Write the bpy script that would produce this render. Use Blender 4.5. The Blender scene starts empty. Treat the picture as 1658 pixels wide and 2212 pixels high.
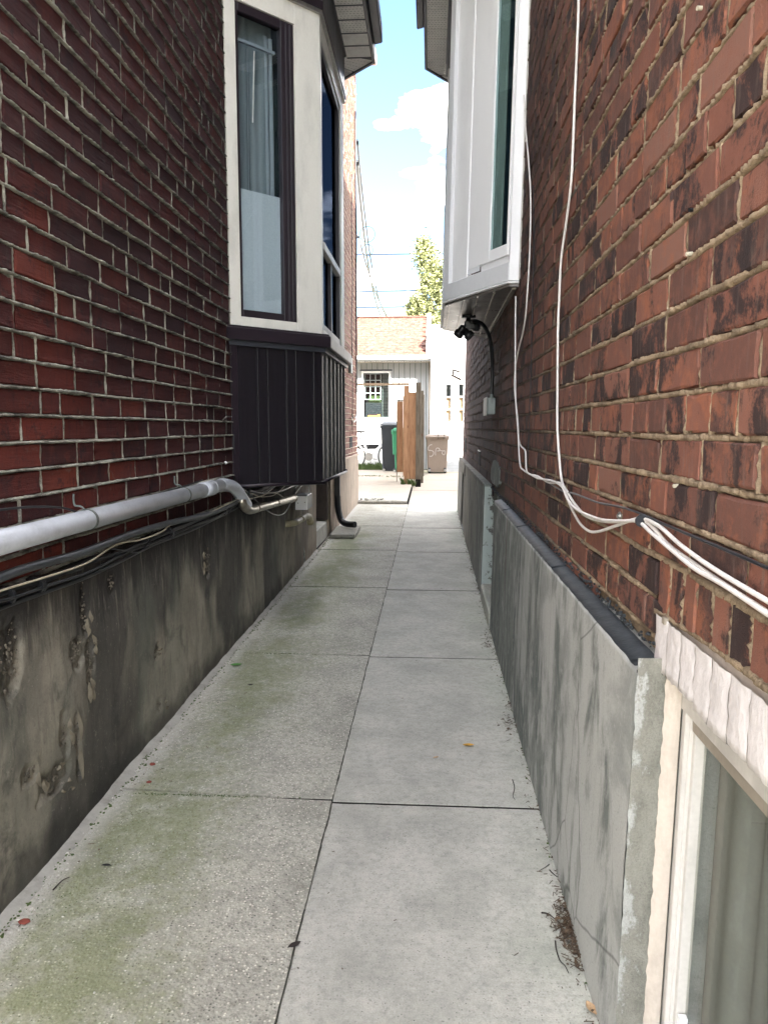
import bpy, math, random
from mathutils import Matrix, Vector, noise as mn
import numpy as np
R_ = math.radians
rng = random.Random(7)
scene = bpy.context.scene
C = scene.collection

# ------------------------------------------------------------------ camera
EYE = Vector((0, 0, 1.28))
CAMROWS = Matrix(((0.99801436, -0.00714362, 0.06258043),
                  (0.06298684, 0.11318921, -0.99157494),
                  (0.0, 0.99354777, 0.11341442)))
cam = bpy.data.cameras.new('camera'); co = bpy.data.objects.new('camera', cam); C.objects.link(co)
cam.sensor_fit = 'VERTICAL'; cam.sensor_height = 24; cam.lens = 1590 / 2211 * 24
cam.clip_start = 0.05; cam.clip_end = 2000
co.matrix_world = Matrix.Translation(EYE) @ CAMROWS.to_4x4()
scene.camera = co

# ------------------------------------------------------------------ light
SUNV = Vector((0.72, -1.40, 1.04)).normalized()
world = bpy.data.worlds.new('World'); scene.world = world; world.use_nodes = True
wn = world.node_tree.nodes; wl = world.node_tree.links
bg = wn['Background']
sky = wn.new('ShaderNodeTexSky'); sky.sky_type = 'NISHITA'; sky.sun_disc = False
sky.sun_elevation = math.asin(SUNV.z); sky.sun_rotation = math.atan2(SUNV.x, SUNV.y)
sky.air_density = 1.0; sky.dust_density = 0.2; sky.ozone_density = 3.0
# bright clouds all round the sky, mostly unseen, added to light the alley
tc = wn.new('ShaderNodeTexCoord'); mp = wn.new('ShaderNodeMapping'); mp.inputs['Scale'].default_value = (1, 1, 2.6)
mp.inputs['Location'].default_value = (-1.9267888, -2.5361880, -4.1863123)
cn = wn.new('ShaderNodeTexNoise'); cn.inputs['Scale'].default_value = 5.0; cn.inputs['Detail'].default_value = 7
cr = wn.new('ShaderNodeValToRGB'); cr.color_ramp.elements[0].position = 0.53; cr.color_ramp.elements[1].position = 0.61
mx = wn.new('ShaderNodeMix'); mx.data_type = 'RGBA'
mul = wn.new('ShaderNodeMath'); mul.operation = 'MULTIPLY'; mul.inputs[1].default_value = 0.95
wl.new(tc.outputs['Generated'], mp.inputs[0]); wl.new(mp.outputs[0], cn.inputs[0]); wl.new(cn.outputs[0], cr.inputs[0])
wl.new(cr.outputs[0], mul.inputs[0]); wl.new(mul.outputs[0], mx.inputs[0])
wl.new(sky.outputs[0], mx.inputs[6]); mx.inputs[7].default_value = (58, 57, 56, 1)
wl.new(mx.outputs[2], bg.inputs[0]); bg.inputs[1].default_value = 0.055
sun = bpy.data.lights.new('sun', 'SUN'); so = bpy.data.objects.new('sun', sun); C.objects.link(so)
sun.energy = 5.0; sun.angle = R_(0.5); sun.color = (1, 0.94, 0.85)
so.rotation_euler = SUNV.to_track_quat('Z', 'Y').to_euler(); so.location = (4, -4, 12)
vs = scene.view_settings
vs.view_transform = 'Standard'; vs.look = 'None'; vs.gamma = 1; vs.use_curve_mapping = False; vs.exposure = 3.25
scene.cycles.max_bounces = 12; scene.cycles.diffuse_bounces = 8; scene.cycles.transparent_max_bounces = 12
scene.cycles.use_denoising = True

SLOPE = 0.0152
def gz(y): return SLOPE * y
def ray(px, py):
    k = 1658 / 2879
    return CAMROWS @ Vector(((px * k - 829) / 1590, -(py * k - 1105.5) / 1590, -1))
def atY(px, py, y):            # point of the photograph met at distance y along the alley
    r = ray(px, py); return EYE + r * (y / r.y)
def atX(px, py, x):            # ... met on a wall plane
    r = ray(px, py); return EYE + r * (x / r.x)
def atG(px, py, dz=0.0):       # ... met on the paving
    r = ray(px, py); return EYE + r * ((1.28 - dz) / (SLOPE * r.y - r.z))
CAMINV = CAMROWS.transposed()
def project(p):
    c = CAMINV @ (Vector(p) - EYE)
    if c.z > -0.05: return None
    return (829 + 1590 * c.x / -c.z, 1105.5 - 1590 * c.y / -c.z, -c.z)

# ------------------------------------------------------------------ mesh helpers
class MB:
    def __init__(s): s.v = []; s.f = []
    def add(s, vs_, fs): 
        b = len(s.v); s.v += [tuple(p) for p in vs_]; s.f += [tuple(b + i for i in f) for f in fs]; return s
    def hexa(s, p):
        return s.add(p, [(0, 3, 2, 1), (4, 5, 6, 7), (0, 1, 5, 4), (1, 2, 6, 5), (2, 3, 7, 6), (3, 0, 4, 7)])
    def box(s, x0, x1, y0, y1, z0, z1):
        return s.hexa([(x0, y0, z0), (x1, y0, z0), (x1, y1, z0), (x0, y1, z0), (x0, y0, z1), (x1, y0, z1), (x1, y1, z1), (x0, y1, z1)])
    def gbox(s, x0, x1, y0, y1, z0, z1):      # follows the slope of the ground
        a, b = gz(y0), gz(y1)
        return s.hexa([(x0, y0, z0 + a), (x1, y0, z0 + a), (x1, y1, z0 + b), (x0, y1, z0 + b), (x0, y0, z1 + a), (x1, y0, z1 + a), (x1, y1, z1 + b), (x0, y1, z1 + b)])
    def obox(s, F, s0, s1, d0, d1, z0, z1, sh=0.0):
        o, u, n = F
        def q(a, b, z): return (o[0] + u[0] * a + n[0] * b, o[1] + u[1] * a + n[1] * b, z)
        return s.hexa([q(s0, d0, z0), q(s0, d1, z0), q(s1, d1, z0), q(s1, d0, z0), q(s0, d0, z1), q(s0, d1, z1), q(s1, d1, z1), q(s1, d0, z1)])
    def prism(s, poly, z0, z1):
        n = len(poly); f0 = (lambda x, y: z0) if not callable(z0) else z0; f1 = (lambda x, y: z1) if not callable(z1) else z1
        vs_ = [(x, y, f0(x, y)) for x, y in poly] + [(x, y, f1(x, y)) for x, y in poly]
        fs = [tuple(reversed(range(n))), tuple(range(n, 2 * n))] + [(i, (i + 1) % n, n + (i + 1) % n, n + i) for i in range(n)]
        return s.add(vs_, fs)
    def tube(s, pts, r, n=8, caps=True):
        pts = [Vector(p) for p in pts]; rs = r if isinstance(r, (list, tuple)) else [r] * len(pts)
        t = (pts[1] - pts[0]).normalized(); a = t.orthogonal().normalized()
        rings = []
        for i, p in enumerate(pts):
            if i == 0: d = pts[1] - p
            elif i == len(pts) - 1: d = p - pts[i - 1]
            else: d = (pts[i + 1] - p).normalized() + (p - pts[i - 1]).normalized()
            if d.length < 1e-9: d = t
            d.normalize(); a = a - d * a.dot(d)
            if a.length < 1e-6: a = d.orthogonal()
            a.normalize(); b = d.cross(a)
            rings.append([p + (a * math.cos(2 * math.pi * k / n) + b * math.sin(2 * math.pi * k / n)) * rs[i] for k in range(n)])
        vs_ = [q for g in rings for q in g]; fs = []
        for i in range(len(pts) - 1):
            for k in range(n): fs.append((i * n + k, i * n + (k + 1) % n, (i + 1) * n + (k + 1) % n, (i + 1) * n + k))
        if caps: fs += [tuple(reversed(range(n))), tuple(range((len(pts) - 1) * n, len(pts) * n))]
        return s.add(vs_, fs)
    def disc(s, c, axis, r, h, n=20, r2=None):
        c = Vector(c); ax = Vector(axis).normalized()
        return s.tube([c - ax * h / 2, c + ax * h / 2], [r, r if r2 is None else r2], n)
    def ball(s, c, r, nu=10, nv=7, sx=1, sy=1, sz=1):
        vs_ = []; fs = []
        for j in range(nv + 1):
            th = math.pi * j / nv
            for i in range(nu):
                a = 2 * math.pi * i / nu
                vs_.append((c[0] + r * sx * math.sin(th) * math.cos(a), c[1] + r * sy * math.sin(th) * math.sin(a), c[2] + r * sz * math.cos(th)))
        for j in range(nv):
            for i in range(nu): fs.append((j * nu + i, (j + 1) * nu + i, (j + 1) * nu + (i + 1) % nu, j * nu + (i + 1) % nu))
        return s.add(vs_, fs)
def spline(pts, k=6):
    pts = [Vector(p) for p in pts]; P = [pts[0]] + pts + [pts[-1]]; out = []
    for i in range(1, len(P) - 2):
        a, b, c, d = P[i - 1:i + 3]
        for j in range(k):
            t = j / k
            out.append(0.5 * ((2 * b) + (c - a) * t + (2 * a - 5 * b + 4 * c - d) * t * t + (-a + 3 * b - 3 * c + d) * t ** 3))
    out.append(pts[-1]); return out
def mesh_of(name, mb, smooth=False):
    me = bpy.data.meshes.new(name); me.from_pydata(mb.v, [], mb.f); me.update()
    if smooth: me.polygons.foreach_set('use_smooth', [True] * len(me.polygons))
    return me
BAYK = None          # the left bay is drawn to a template and enlarged to its true size against the wall
def part(name, mb, mat, parent=None, smooth=False, bevel=0, stuff=False, label=None):
    if BAYK and isinstance(mb, MB): mb.v = [(x * BAYK, y * BAYK, z * BAYK - .0973) for x, y, z in mb.v]
    me = mb if isinstance(mb, bpy.types.Mesh) else mesh_of(name, mb, smooth)
    if mat is not None and not me.materials: me.materials.append(mat)
    o = bpy.data.objects.new(name, me); C.objects.link(o)
    if parent is not None:
        o.parent = parent; w = parent; M = Matrix.Identity(4)
        base = Vector(parent.get('_base', (0, 0, 0)))
        o.matrix_parent_inverse = Matrix.Translation(-base)
        o['_base'] = (0, 0, 0)
    if bevel:
        m = o.modifiers.new('bevel', 'BEVEL'); m.width = bevel; m.segments = 1; m.limit_method = 'ANGLE'; m.angle_limit = R_(35)
    if stuff: o['kind'] = 'stuff'
    if label: o['label'] = label
    return o
def tag(o, label, cat, group=None):
    o['label'] = label; o['category'] = cat
    if group: o['group'] = group
    return o
def thing(name, label, cat, loc, rot=(0, 0, 0), group=None):
    o = bpy.data.objects.new(name, None); C.objects.link(o); o.location = loc; o.rotation_euler = rot; o.empty_display_size = 0.1
    o['_base'] = tuple(loc); return tag(o, label, cat, group)
def single(name, mb, mat, label, cat, group=None, smooth=False, bevel=0):
    return tag(part(name, mb, mat, None, smooth, bevel), label, cat, group)
def structure(name, mb, mat, parent=None, smooth=False, bevel=0):
    o = part(name, mb, mat, parent, smooth, bevel)
    if parent is None: o['kind'] = 'structure'
    return o
LEAN = 0.02                                   # the right-hand house leans away from the alley by about one degree
LBASE = (0.43, 0, 0.85)
def leanify(root):
    root.rotation_euler = (0, LEAN, 0)
def LX(z): return 0.43 + LEAN * (z - 0.85)     # x of the leaning brick face

# ------------------------------------------------------------------ shader helpers
class SH:
    def __init__(s, name, rough=0.8, spec=0.3):
        s.m = bpy.data.materials.new(name); s.m.use_nodes = True; s.nt = s.m.node_tree; s.n = s.nt.nodes
        s.b = s.n['Principled BSDF']; s.b.inputs['Roughness'].default_value = rough
        s.b.inputs['Specular IOR Level'].default_value = spec
        s._pos = None
    def link(s, a, b): s.nt.links.new(a, b)
    def new(s, t, **kw):
        n = s.n.new('ShaderNode' + t)
        for k, v in kw.items(): setattr(n, k, v)
        return n
    def pos(s):
        if s._pos is None: s._pos = s.new('NewGeometry')
        return s._pos.outputs['Position']
    def sep(s, src=None):
        n = s.new('SeparateXYZ'); s.link(src or s.pos(), n.inputs[0]); return n.outputs
    def obj(s): return s.new('TexCoord').outputs['Object']
    def scaled(s, v, sc, loc=(0, 0, 0), rot=(0, 0, 0)):
        n = s.new('Mapping'); s.link(v, n.inputs[0]); n.inputs['Scale'].default_value = sc; n.inputs['Location'].default_value = loc
        n.inputs['Rotation'].default_value = rot; return n.outputs[0]
    def noise(s, v, scale, detail=4, rough=0.55, w=None, dist=0):
        n = s.new('TexNoise'); n.inputs['Scale'].default_value = scale; n.inputs['Detail'].default_value = detail
        n.inputs['Roughness'].default_value = rough; n.inputs['Distortion'].default_value = dist
        if w is not None: n.noise_dimensions = '4D'; s.link(w, n.inputs['W'])
        s.link(v, n.inputs['Vector']); return n.outputs[0]
    def voro(s, v, scale, feature='F1', out='Distance', rnd=1):
        n = s.new('TexVoronoi', feature=feature); n.inputs['Scale'].default_value = scale; n.inputs['Randomness'].default_value = rnd
        s.link(v, n.inputs['Vector']); return n.outputs[out]
    def ramp(s, f, stops):
        n = s.new('ValToRGB'); e = n.color_ramp.elements
        while len(e) < len(stops): e.new(0.5)
        for i, (p, c) in enumerate(stops):
            e[i].position = p; e[i].color = (*c, 1) if isinstance(c, tuple) else (c, c, c, 1)
        s.link(f, n.inputs[0]); return n.outputs[0]
    def math(s, op, a, b=None, clamp=False):
        n = s.new('Math', operation=op, use_clamp=clamp)
        for i, q in enumerate((a, b)):
            if q is None: continue
            if isinstance(q, (int, float)): n.inputs[i].default_value = q
            else: s.link(q, n.inputs[i])
        return n.outputs[0]
    def mix(s, f, a, b, mode='MIX'):
        n = s.new('Mix', data_type='RGBA', blend_type=mode)
        for i, q in ((0, f), (6, a), (7, b)):
            if isinstance(q, (int, float)): n.inputs[i].default_value = q if i == 0 else (q, q, q, 1)
            elif isinstance(q, tuple): n.inputs[i].default_value = (*q, 1)
            else: s.link(q, n.inputs[i])
        return n.outputs[2]
    def smooth(s, v, lo, hi):
        n = s.new('MapRange', interpolation_type='SMOOTHSTEP'); s.link(v, n.inputs[0]); n.inputs[1].default_value = lo; n.inputs[2].default_value = hi
        return n.outputs[0]
    def bump(s, h, strength=0.4, dist=0.003, prev=None):
        n = s.new('Bump'); n.inputs['Strength'].default_value = strength; n.inputs['Distance'].default_value = dist
        s.link(h, n.inputs['Height'])
        if prev: s.link(prev, n.inputs['Normal'])
        s.link(n.outputs[0], s.b.inputs['Normal']); return n.outputs[0]
    def color(s, c):
        if isinstance(c, tuple): s.b.inputs['Base Color'].default_value = (*c, 1)
        else: s.link(c, s.b.inputs['Base Color'])
        return s
    def rough(s, r):
        if isinstance(r, (int, float)): s.b.inputs['Roughness'].default_value = r
        else: s.link(r, s.b.inputs['Roughness'])

def paint(name, col, rough=0.5, spec=0.4, dirt=0.15, scale=6, bump=0.08, metal=0, stretch=(1, 1, 0.35)):
    s = SH(name, rough, spec); v = s.scaled(s.pos(), stretch)
    n1 = s.noise(v, scale, 6, 0.65); n2 = s.noise(s.pos(), 90, 3)
    d = tuple(c * (1 - dirt * 2.2) for c in col)
    f = s.smooth(n1, 0.42, 0.75)
    c = s.mix(s.math('MULTIPLY', f, 0.8), col, d)
    s.color(s.mix(0.12, c, n2, 'OVERLAY')); s.b.inputs['Metallic'].default_value = metal
    s.rough(s.math('ADD', s.math('MULTIPLY', n1, 0.25), rough - 0.12))
    if bump: s.bump(n2, bump, 0.002)
    return s.m

def brick_mat(name, stops, side, island):
    s = SH(name, 0.85, 0.25)
    if island: rnd = s.new('NewGeometry').outputs['Random Per Island']
    else: rnd = s.new('ObjectInfo').outputs['Random']
    w = s.math('MULTIPLY', rnd, 37.0)
    x, y, z = s.sep()
    base = s.ramp(rnd, stops)
    pos = s.pos()
    fine = s.noise(pos, 260, 4, 0.7); mid = s.noise(pos, 34, 5, 0.65, w)
    streak = s.noise(s.scaled(pos, (1, 1, 0.13)), 75, 4, 0.6, w)
    drag = s.noise(s.scaled(pos, (1, 0.12, 1)), 120, 3, 0.6, w)
    big = s.noise(pos, 2.1, 5, 0.6)
    if side == 'L':
        c = s.mix(s.smooth(mid, 0.45, 0.75), base, s.mix(0.5, base, (0.18, 0.036, 0.024)))
        c = s.mix(s.math('MULTIPLY', s.smooth(streak, 0.5, 0.78), 0.5), c, (0.02, 0.012, 0.016))
        # chimney soot: heavier high up and towards the bay window
        mid2 = s.noise(pos, 6.5, 3, 0.5)
        g = s.math('ADD', s.math('ADD', s.math('MULTIPLY', y, 0.17), s.math('MULTIPLY', z, 0.22)), s.math('ADD', s.math('MULTIPLY', big, 1.0), s.math('MULTIPLY', mid2, 0.45)))
        soot = s.smooth(g, 1.16, 1.66)
        soot = s.math('MULTIPLY', soot, s.math('ADD', s.math('MULTIPLY', mid, 0.7), 0.3), True)
        sm = s.smooth(s.noise(s.scaled(pos, (1, .7, .9)), 26, 6, .75, None, .4), .58, .72)
        c = s.mix(s.math('MULTIPLY', sm, .38), c, (0.20, 0.19, 0.17))
        dk = s.smooth(s.math('ADD', s.noise(s.scaled(pos, (1, .8, 1)), 11, 6, .75, w, .5), s.math('MULTIPLY', s.math('SUBTRACT', s.noise(pos, 110, 4, .7), .5), .25)), .53, .66)
        c = s.mix(s.math('MULTIPLY', dk, .7), c, (0.022, 0.014, 0.017))
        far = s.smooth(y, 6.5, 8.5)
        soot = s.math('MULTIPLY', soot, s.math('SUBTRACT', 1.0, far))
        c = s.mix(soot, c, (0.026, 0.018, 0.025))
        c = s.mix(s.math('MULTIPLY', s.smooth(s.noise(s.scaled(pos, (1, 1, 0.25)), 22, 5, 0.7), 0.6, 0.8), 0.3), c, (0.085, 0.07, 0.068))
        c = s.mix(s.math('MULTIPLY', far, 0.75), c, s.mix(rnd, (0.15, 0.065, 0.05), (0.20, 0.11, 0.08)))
        h = s.math('ADD', s.math('MULTIPLY', drag, 0.8), s.math('MULTIPLY', fine, 0.35))
        s.bump(h, 0.9, 0.006)
    else:
        c = s.mix(s.smooth(mid, 0.42, 0.72), base, s.mix(0.5, base, (0.22, 0.088, 0.058)))
        blot = s.noise(s.scaled(pos, (1, 0.8, 0.6)), 13, 5, 0.65, w, 0.6)
        r2 = s.math('FRACT', s.math('MULTIPLY', rnd, 7.31)); r3 = s.math('FRACT', s.math('MULTIPLY', rnd, 13.7))
        grit = s.noise(pos, 95, 5, .75, w)
        org = s.smooth(s.math('ADD', s.noise(pos, 16, 5, .7, w, .4), s.math('MULTIPLY', s.math('SUBTRACT', r3, .5), .20)), .50, .66)
        c = s.mix(s.math('MULTIPLY', org, .6), c, (0.29, 0.105, 0.055))
        bb = s.math('ADD', s.math('ADD', blot, s.math('MULTIPLY', s.math('SUBTRACT', r2, .5), .26)), s.math('MULTIPLY', s.math('SUBTRACT', grit, .5), .35))
        c = s.mix(s.math('MULTIPLY', s.smooth(bb, 0.50, 0.63), 0.9), c, (0.019, 0.015, 0.016))
        c = s.mix(s.math('MULTIPLY', s.smooth(streak, 0.50, 0.78), 0.5), c, (0.16, 0.115, 0.095))
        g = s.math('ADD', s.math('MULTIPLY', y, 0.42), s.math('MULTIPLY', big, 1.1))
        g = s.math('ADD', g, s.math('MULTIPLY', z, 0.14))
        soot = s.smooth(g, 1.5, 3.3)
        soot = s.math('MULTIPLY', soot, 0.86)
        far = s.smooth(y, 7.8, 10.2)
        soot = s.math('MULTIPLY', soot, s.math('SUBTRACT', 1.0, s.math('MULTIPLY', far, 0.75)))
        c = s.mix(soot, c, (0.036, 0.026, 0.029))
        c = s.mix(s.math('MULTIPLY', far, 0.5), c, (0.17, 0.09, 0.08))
        eff = s.smooth(s.noise(s.scaled(pos, (1, 1, 0.3)), 9, 6, 0.7), 0.66, 0.8)
        c = s.mix(s.math('MULTIPLY', eff, 0.35), c, (0.17, 0.155, 0.14))
        h = s.math('ADD', s.math('MULTIPLY', streak, 0.5), s.math('MULTIPLY', fine, 0.5))
        s.bump(h, 0.9, 0.005)
    s.color(c); return s.m
STL = [(0.0, (0.040, 0.015, 0.016)), (0.12, (0.080, 0.020, 0.019)), (0.5, (0.125, 0.027, 0.022)), (0.85, (0.165, 0.034, 0.024)), (1.0, (0.20, 0.045, 0.028))]
STR = [(0.0, (0.055, 0.031, 0.027)), (0.2, (0.11, 0.050, 0.038)), (0.5, (0.150, 0.067, 0.050)), (0.8, (0.185, 0.074, 0.050)), (1.0, (0.21, 0.105, 0.078))]
M = {}
M['brL'] = brick_mat('red_brick', STL, 'L', False); M['brLi'] = brick_mat('red_brick_field', STL, 'L', True)
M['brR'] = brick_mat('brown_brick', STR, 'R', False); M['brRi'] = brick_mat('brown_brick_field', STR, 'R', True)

def mortar_mat(name, light, dark, side):
    s = SH(name, 0.95, 0.1); pos = s.pos(); x, y, z = s.sep()
    n = s.noise(pos, 12, 6, 0.7); f = s.noise(pos, 320, 4, 0.7); g = s.noise(pos, 60, 4, 0.7)
    c = s.mix(s.smooth(n, 0.38, 0.68), light, dark)
    c = s.mix(s.math('MULTIPLY', s.smooth(g, 0.5, 0.75), 0.5), c, tuple(q * 0.5 for q in dark))
    if side == 'R':
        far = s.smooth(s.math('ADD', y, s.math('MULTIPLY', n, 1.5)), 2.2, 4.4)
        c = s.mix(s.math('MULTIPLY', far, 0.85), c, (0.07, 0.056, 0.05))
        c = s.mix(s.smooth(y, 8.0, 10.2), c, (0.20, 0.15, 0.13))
        gr = s.smooth(s.noise(pos, 3.5, 3), 0.62, 0.7)
        c = s.mix(s.math('MULTIPLY', gr, 0.6), c, (0.16, 0.17, 0.16))
    else:
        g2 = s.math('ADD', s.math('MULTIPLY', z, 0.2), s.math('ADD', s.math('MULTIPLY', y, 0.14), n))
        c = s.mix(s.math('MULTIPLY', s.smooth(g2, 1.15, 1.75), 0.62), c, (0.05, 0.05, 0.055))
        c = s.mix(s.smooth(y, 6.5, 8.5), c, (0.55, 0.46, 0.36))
    s.color(s.mix(0.35, c, f, 'OVERLAY'))
    s.bump(s.math('ADD', f, s.math('MULTIPLY', g, 1.5)), 1.0, 0.004)
    return s.m
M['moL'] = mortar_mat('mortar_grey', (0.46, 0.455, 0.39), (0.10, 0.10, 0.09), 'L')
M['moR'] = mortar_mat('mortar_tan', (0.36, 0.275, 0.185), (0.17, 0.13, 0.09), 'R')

def render_mat(name, base, dark, light, side):
    s = SH(name, 0.9, 0.2); pos = s.pos(); x, y, z = s.sep()
    v = s.scaled(pos, (1, 1, 0.22)); fine = s.noise(pos, 180, 5, 0.7); mid = s.noise(pos, 26, 6, 0.65)
    drip = s.noise(v if side == 'L' else s.scaled(pos, (1, 1, 0.42)), 13 if side == 'L' else 5.5, 8, 0.68, None, 0.4); blot = s.noise(pos, 3.2, 6, 0.6, None, 0.3)
    thin = s.noise(s.scaled(pos, (1, 1, 0.10 if side == 'L' else 0.25)), 34 if side == 'L' else 9, 7, 0.72, None, 0 if side == 'L' else .5)
    if side == 'L':
        soft = s.noise(s.scaled(pos, (1, 1, 0.4)), 7, 7, 0.65)
        c = s.mix(s.smooth(soft, 0.4, 0.65), base, light)
        c = s.mix(s.math('MULTIPLY', s.smooth(mid, 0.5, 0.8), 0.15), c, dark)
        hb = s.noise(s.scaled(pos, (1, 1, 0.5)), 1.6, 4, 0.5, None, 0.3)
        c = s.mix(s.math('MULTIPLY', s.smooth(s.math('ADD', hb, s.math('MULTIPLY', z, 0.12)), 0.53, 0.63), 0.8), c, dark)
        bl = s.noise(s.scaled(pos, (1, 1, 0.6)), 5.5, 7, .68, None, .8)
        c = s.mix(s.math('MULTIPLY', s.smooth(bl, .54, .66), .55), c, dark)
        c = s.mix(s.math('MULTIPLY', s.smooth(s.noise(pos, 90, 5, .8), .52, .68), .4), c, dark)
        c = s.mix(s.math('MULTIPLY', s.smooth(s.noise(pos, 60, 5, .8), .58, .70), .4), c, (.42, .39, .32))
        dg = s.smooth(s.noise(s.scaled(pos, (1, 1, 0.3)), 2.2, 4), 0.5, 0.62)
        c = s.mix(s.math('MULTIPLY', dg, 0.35), c, (0.17, 0.19, 0.155))
        scr = s.noise(s.scaled(pos, (1, 1.0, 0.16), rot=(.5, 0, 0)), 28, 6, .7)
        c = s.mix(s.math('MULTIPLY', s.smooth(scr, .5, .7), .35), c, dark)
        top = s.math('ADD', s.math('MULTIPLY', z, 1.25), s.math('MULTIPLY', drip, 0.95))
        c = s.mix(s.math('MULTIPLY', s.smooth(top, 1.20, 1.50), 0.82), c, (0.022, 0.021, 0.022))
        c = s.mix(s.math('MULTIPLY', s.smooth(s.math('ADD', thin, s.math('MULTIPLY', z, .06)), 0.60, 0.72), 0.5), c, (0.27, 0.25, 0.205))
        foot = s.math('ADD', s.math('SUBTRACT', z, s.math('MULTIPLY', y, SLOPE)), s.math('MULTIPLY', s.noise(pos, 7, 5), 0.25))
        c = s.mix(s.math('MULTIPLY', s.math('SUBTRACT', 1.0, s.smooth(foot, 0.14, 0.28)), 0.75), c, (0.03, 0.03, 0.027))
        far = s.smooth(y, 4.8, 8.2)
        c = s.mix(s.math('MULTIPLY', far, 0.85), c, s.mix(s.smooth(drip, 0.45, 0.7), (0.33, 0.255, 0.195), (0.17, 0.13, 0.10)))  # pinkish tan of bounced sunlight at the rear, painted into the colour
        s.bump(s.math('ADD', s.math('MULTIPLY', s.noise(pos, 45, 4, .6), 0.35), s.math('MULTIPLY', fine, 0.4)), 0.8, 0.004)
    else:
        c = s.mix(s.smooth(thin, 0.38, 0.62), base, dark)
        g = s.math('ADD', s.math('MULTIPLY', s.math('SUBTRACT', 3.2, y), 0.16), drip)
        c = s.mix(s.math('MULTIPLY', s.smooth(g, 0.60, 0.74), 0.85), c, light)
        pt = s.noise(s.scaled(pos, (1, 1, 0.35)), 3.6, 6, .65, None, .6)
        c = s.mix(s.math('MULTIPLY', s.smooth(pt, 0.52, 0.60), 0.6), c, light)
        c = s.mix(s.math('MULTIPLY', s.smooth(blot, 0.5, 0.66), 0.5), c, dark)
        c = s.mix(s.math('MULTIPLY', s.smooth(mid, 0.58, 0.70), 0.45), c, light)
        tw = s.noise(s.scaled(pos, (1, 1, .5), rot=(.35, 0, 0)), 15, 7, .75, None, 1.2)
        c = s.mix(s.math('MULTIPLY', s.smooth(tw, .52, .64), .4), c, light)
        c = s.mix(s.math('MULTIPLY', s.smooth(s.noise(pos, 130, 3, .6), .60, .70), .35), c, dark)
        ck = s.voro(s.scaled(s.mix(.06, pos, s.new('TexNoise').outputs['Color'], 'ADD'), (1, 1, .55)), 2.1, 'DISTANCE_TO_EDGE')
        c = s.mix(s.math('MULTIPLY', s.math('SUBTRACT', 1.0, s.smooth(ck, 0.0, 0.006)), .55), c, (0.04, 0.042, 0.04))
        rust = s.math('MULTIPLY', s.math('SUBTRACT', 1.0, s.smooth(s.math('ABSOLUTE', s.math('SUBTRACT', s.math('ADD', y, s.math('MULTIPLY', s.noise(pos, 6), .12)), 3.70)), 0.0, 0.035)), s.smooth(z, .30, .62))
        c = s.mix(s.math('MULTIPLY', rust, .5), c, (0.11, 0.055, 0.045))
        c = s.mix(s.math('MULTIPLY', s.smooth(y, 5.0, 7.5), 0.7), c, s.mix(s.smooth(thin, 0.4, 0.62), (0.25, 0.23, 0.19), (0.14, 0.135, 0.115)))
        s.bump(s.math('ADD', s.math('MULTIPLY', tw, 1.1), s.math('MULTIPLY', fine, 0.6)), 0.6, 0.004)
    s.color(s.mix(0.25, c, fine, 'OVERLAY')); return s.m
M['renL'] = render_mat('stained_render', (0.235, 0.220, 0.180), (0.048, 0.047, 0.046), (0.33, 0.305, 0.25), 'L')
M['renR'] = render_mat('grey_parging', (0.205, 0.218, 0.200), (0.115, 0.128, 0.120), (0.405, 0.405, 0.385), 'R')

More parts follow.
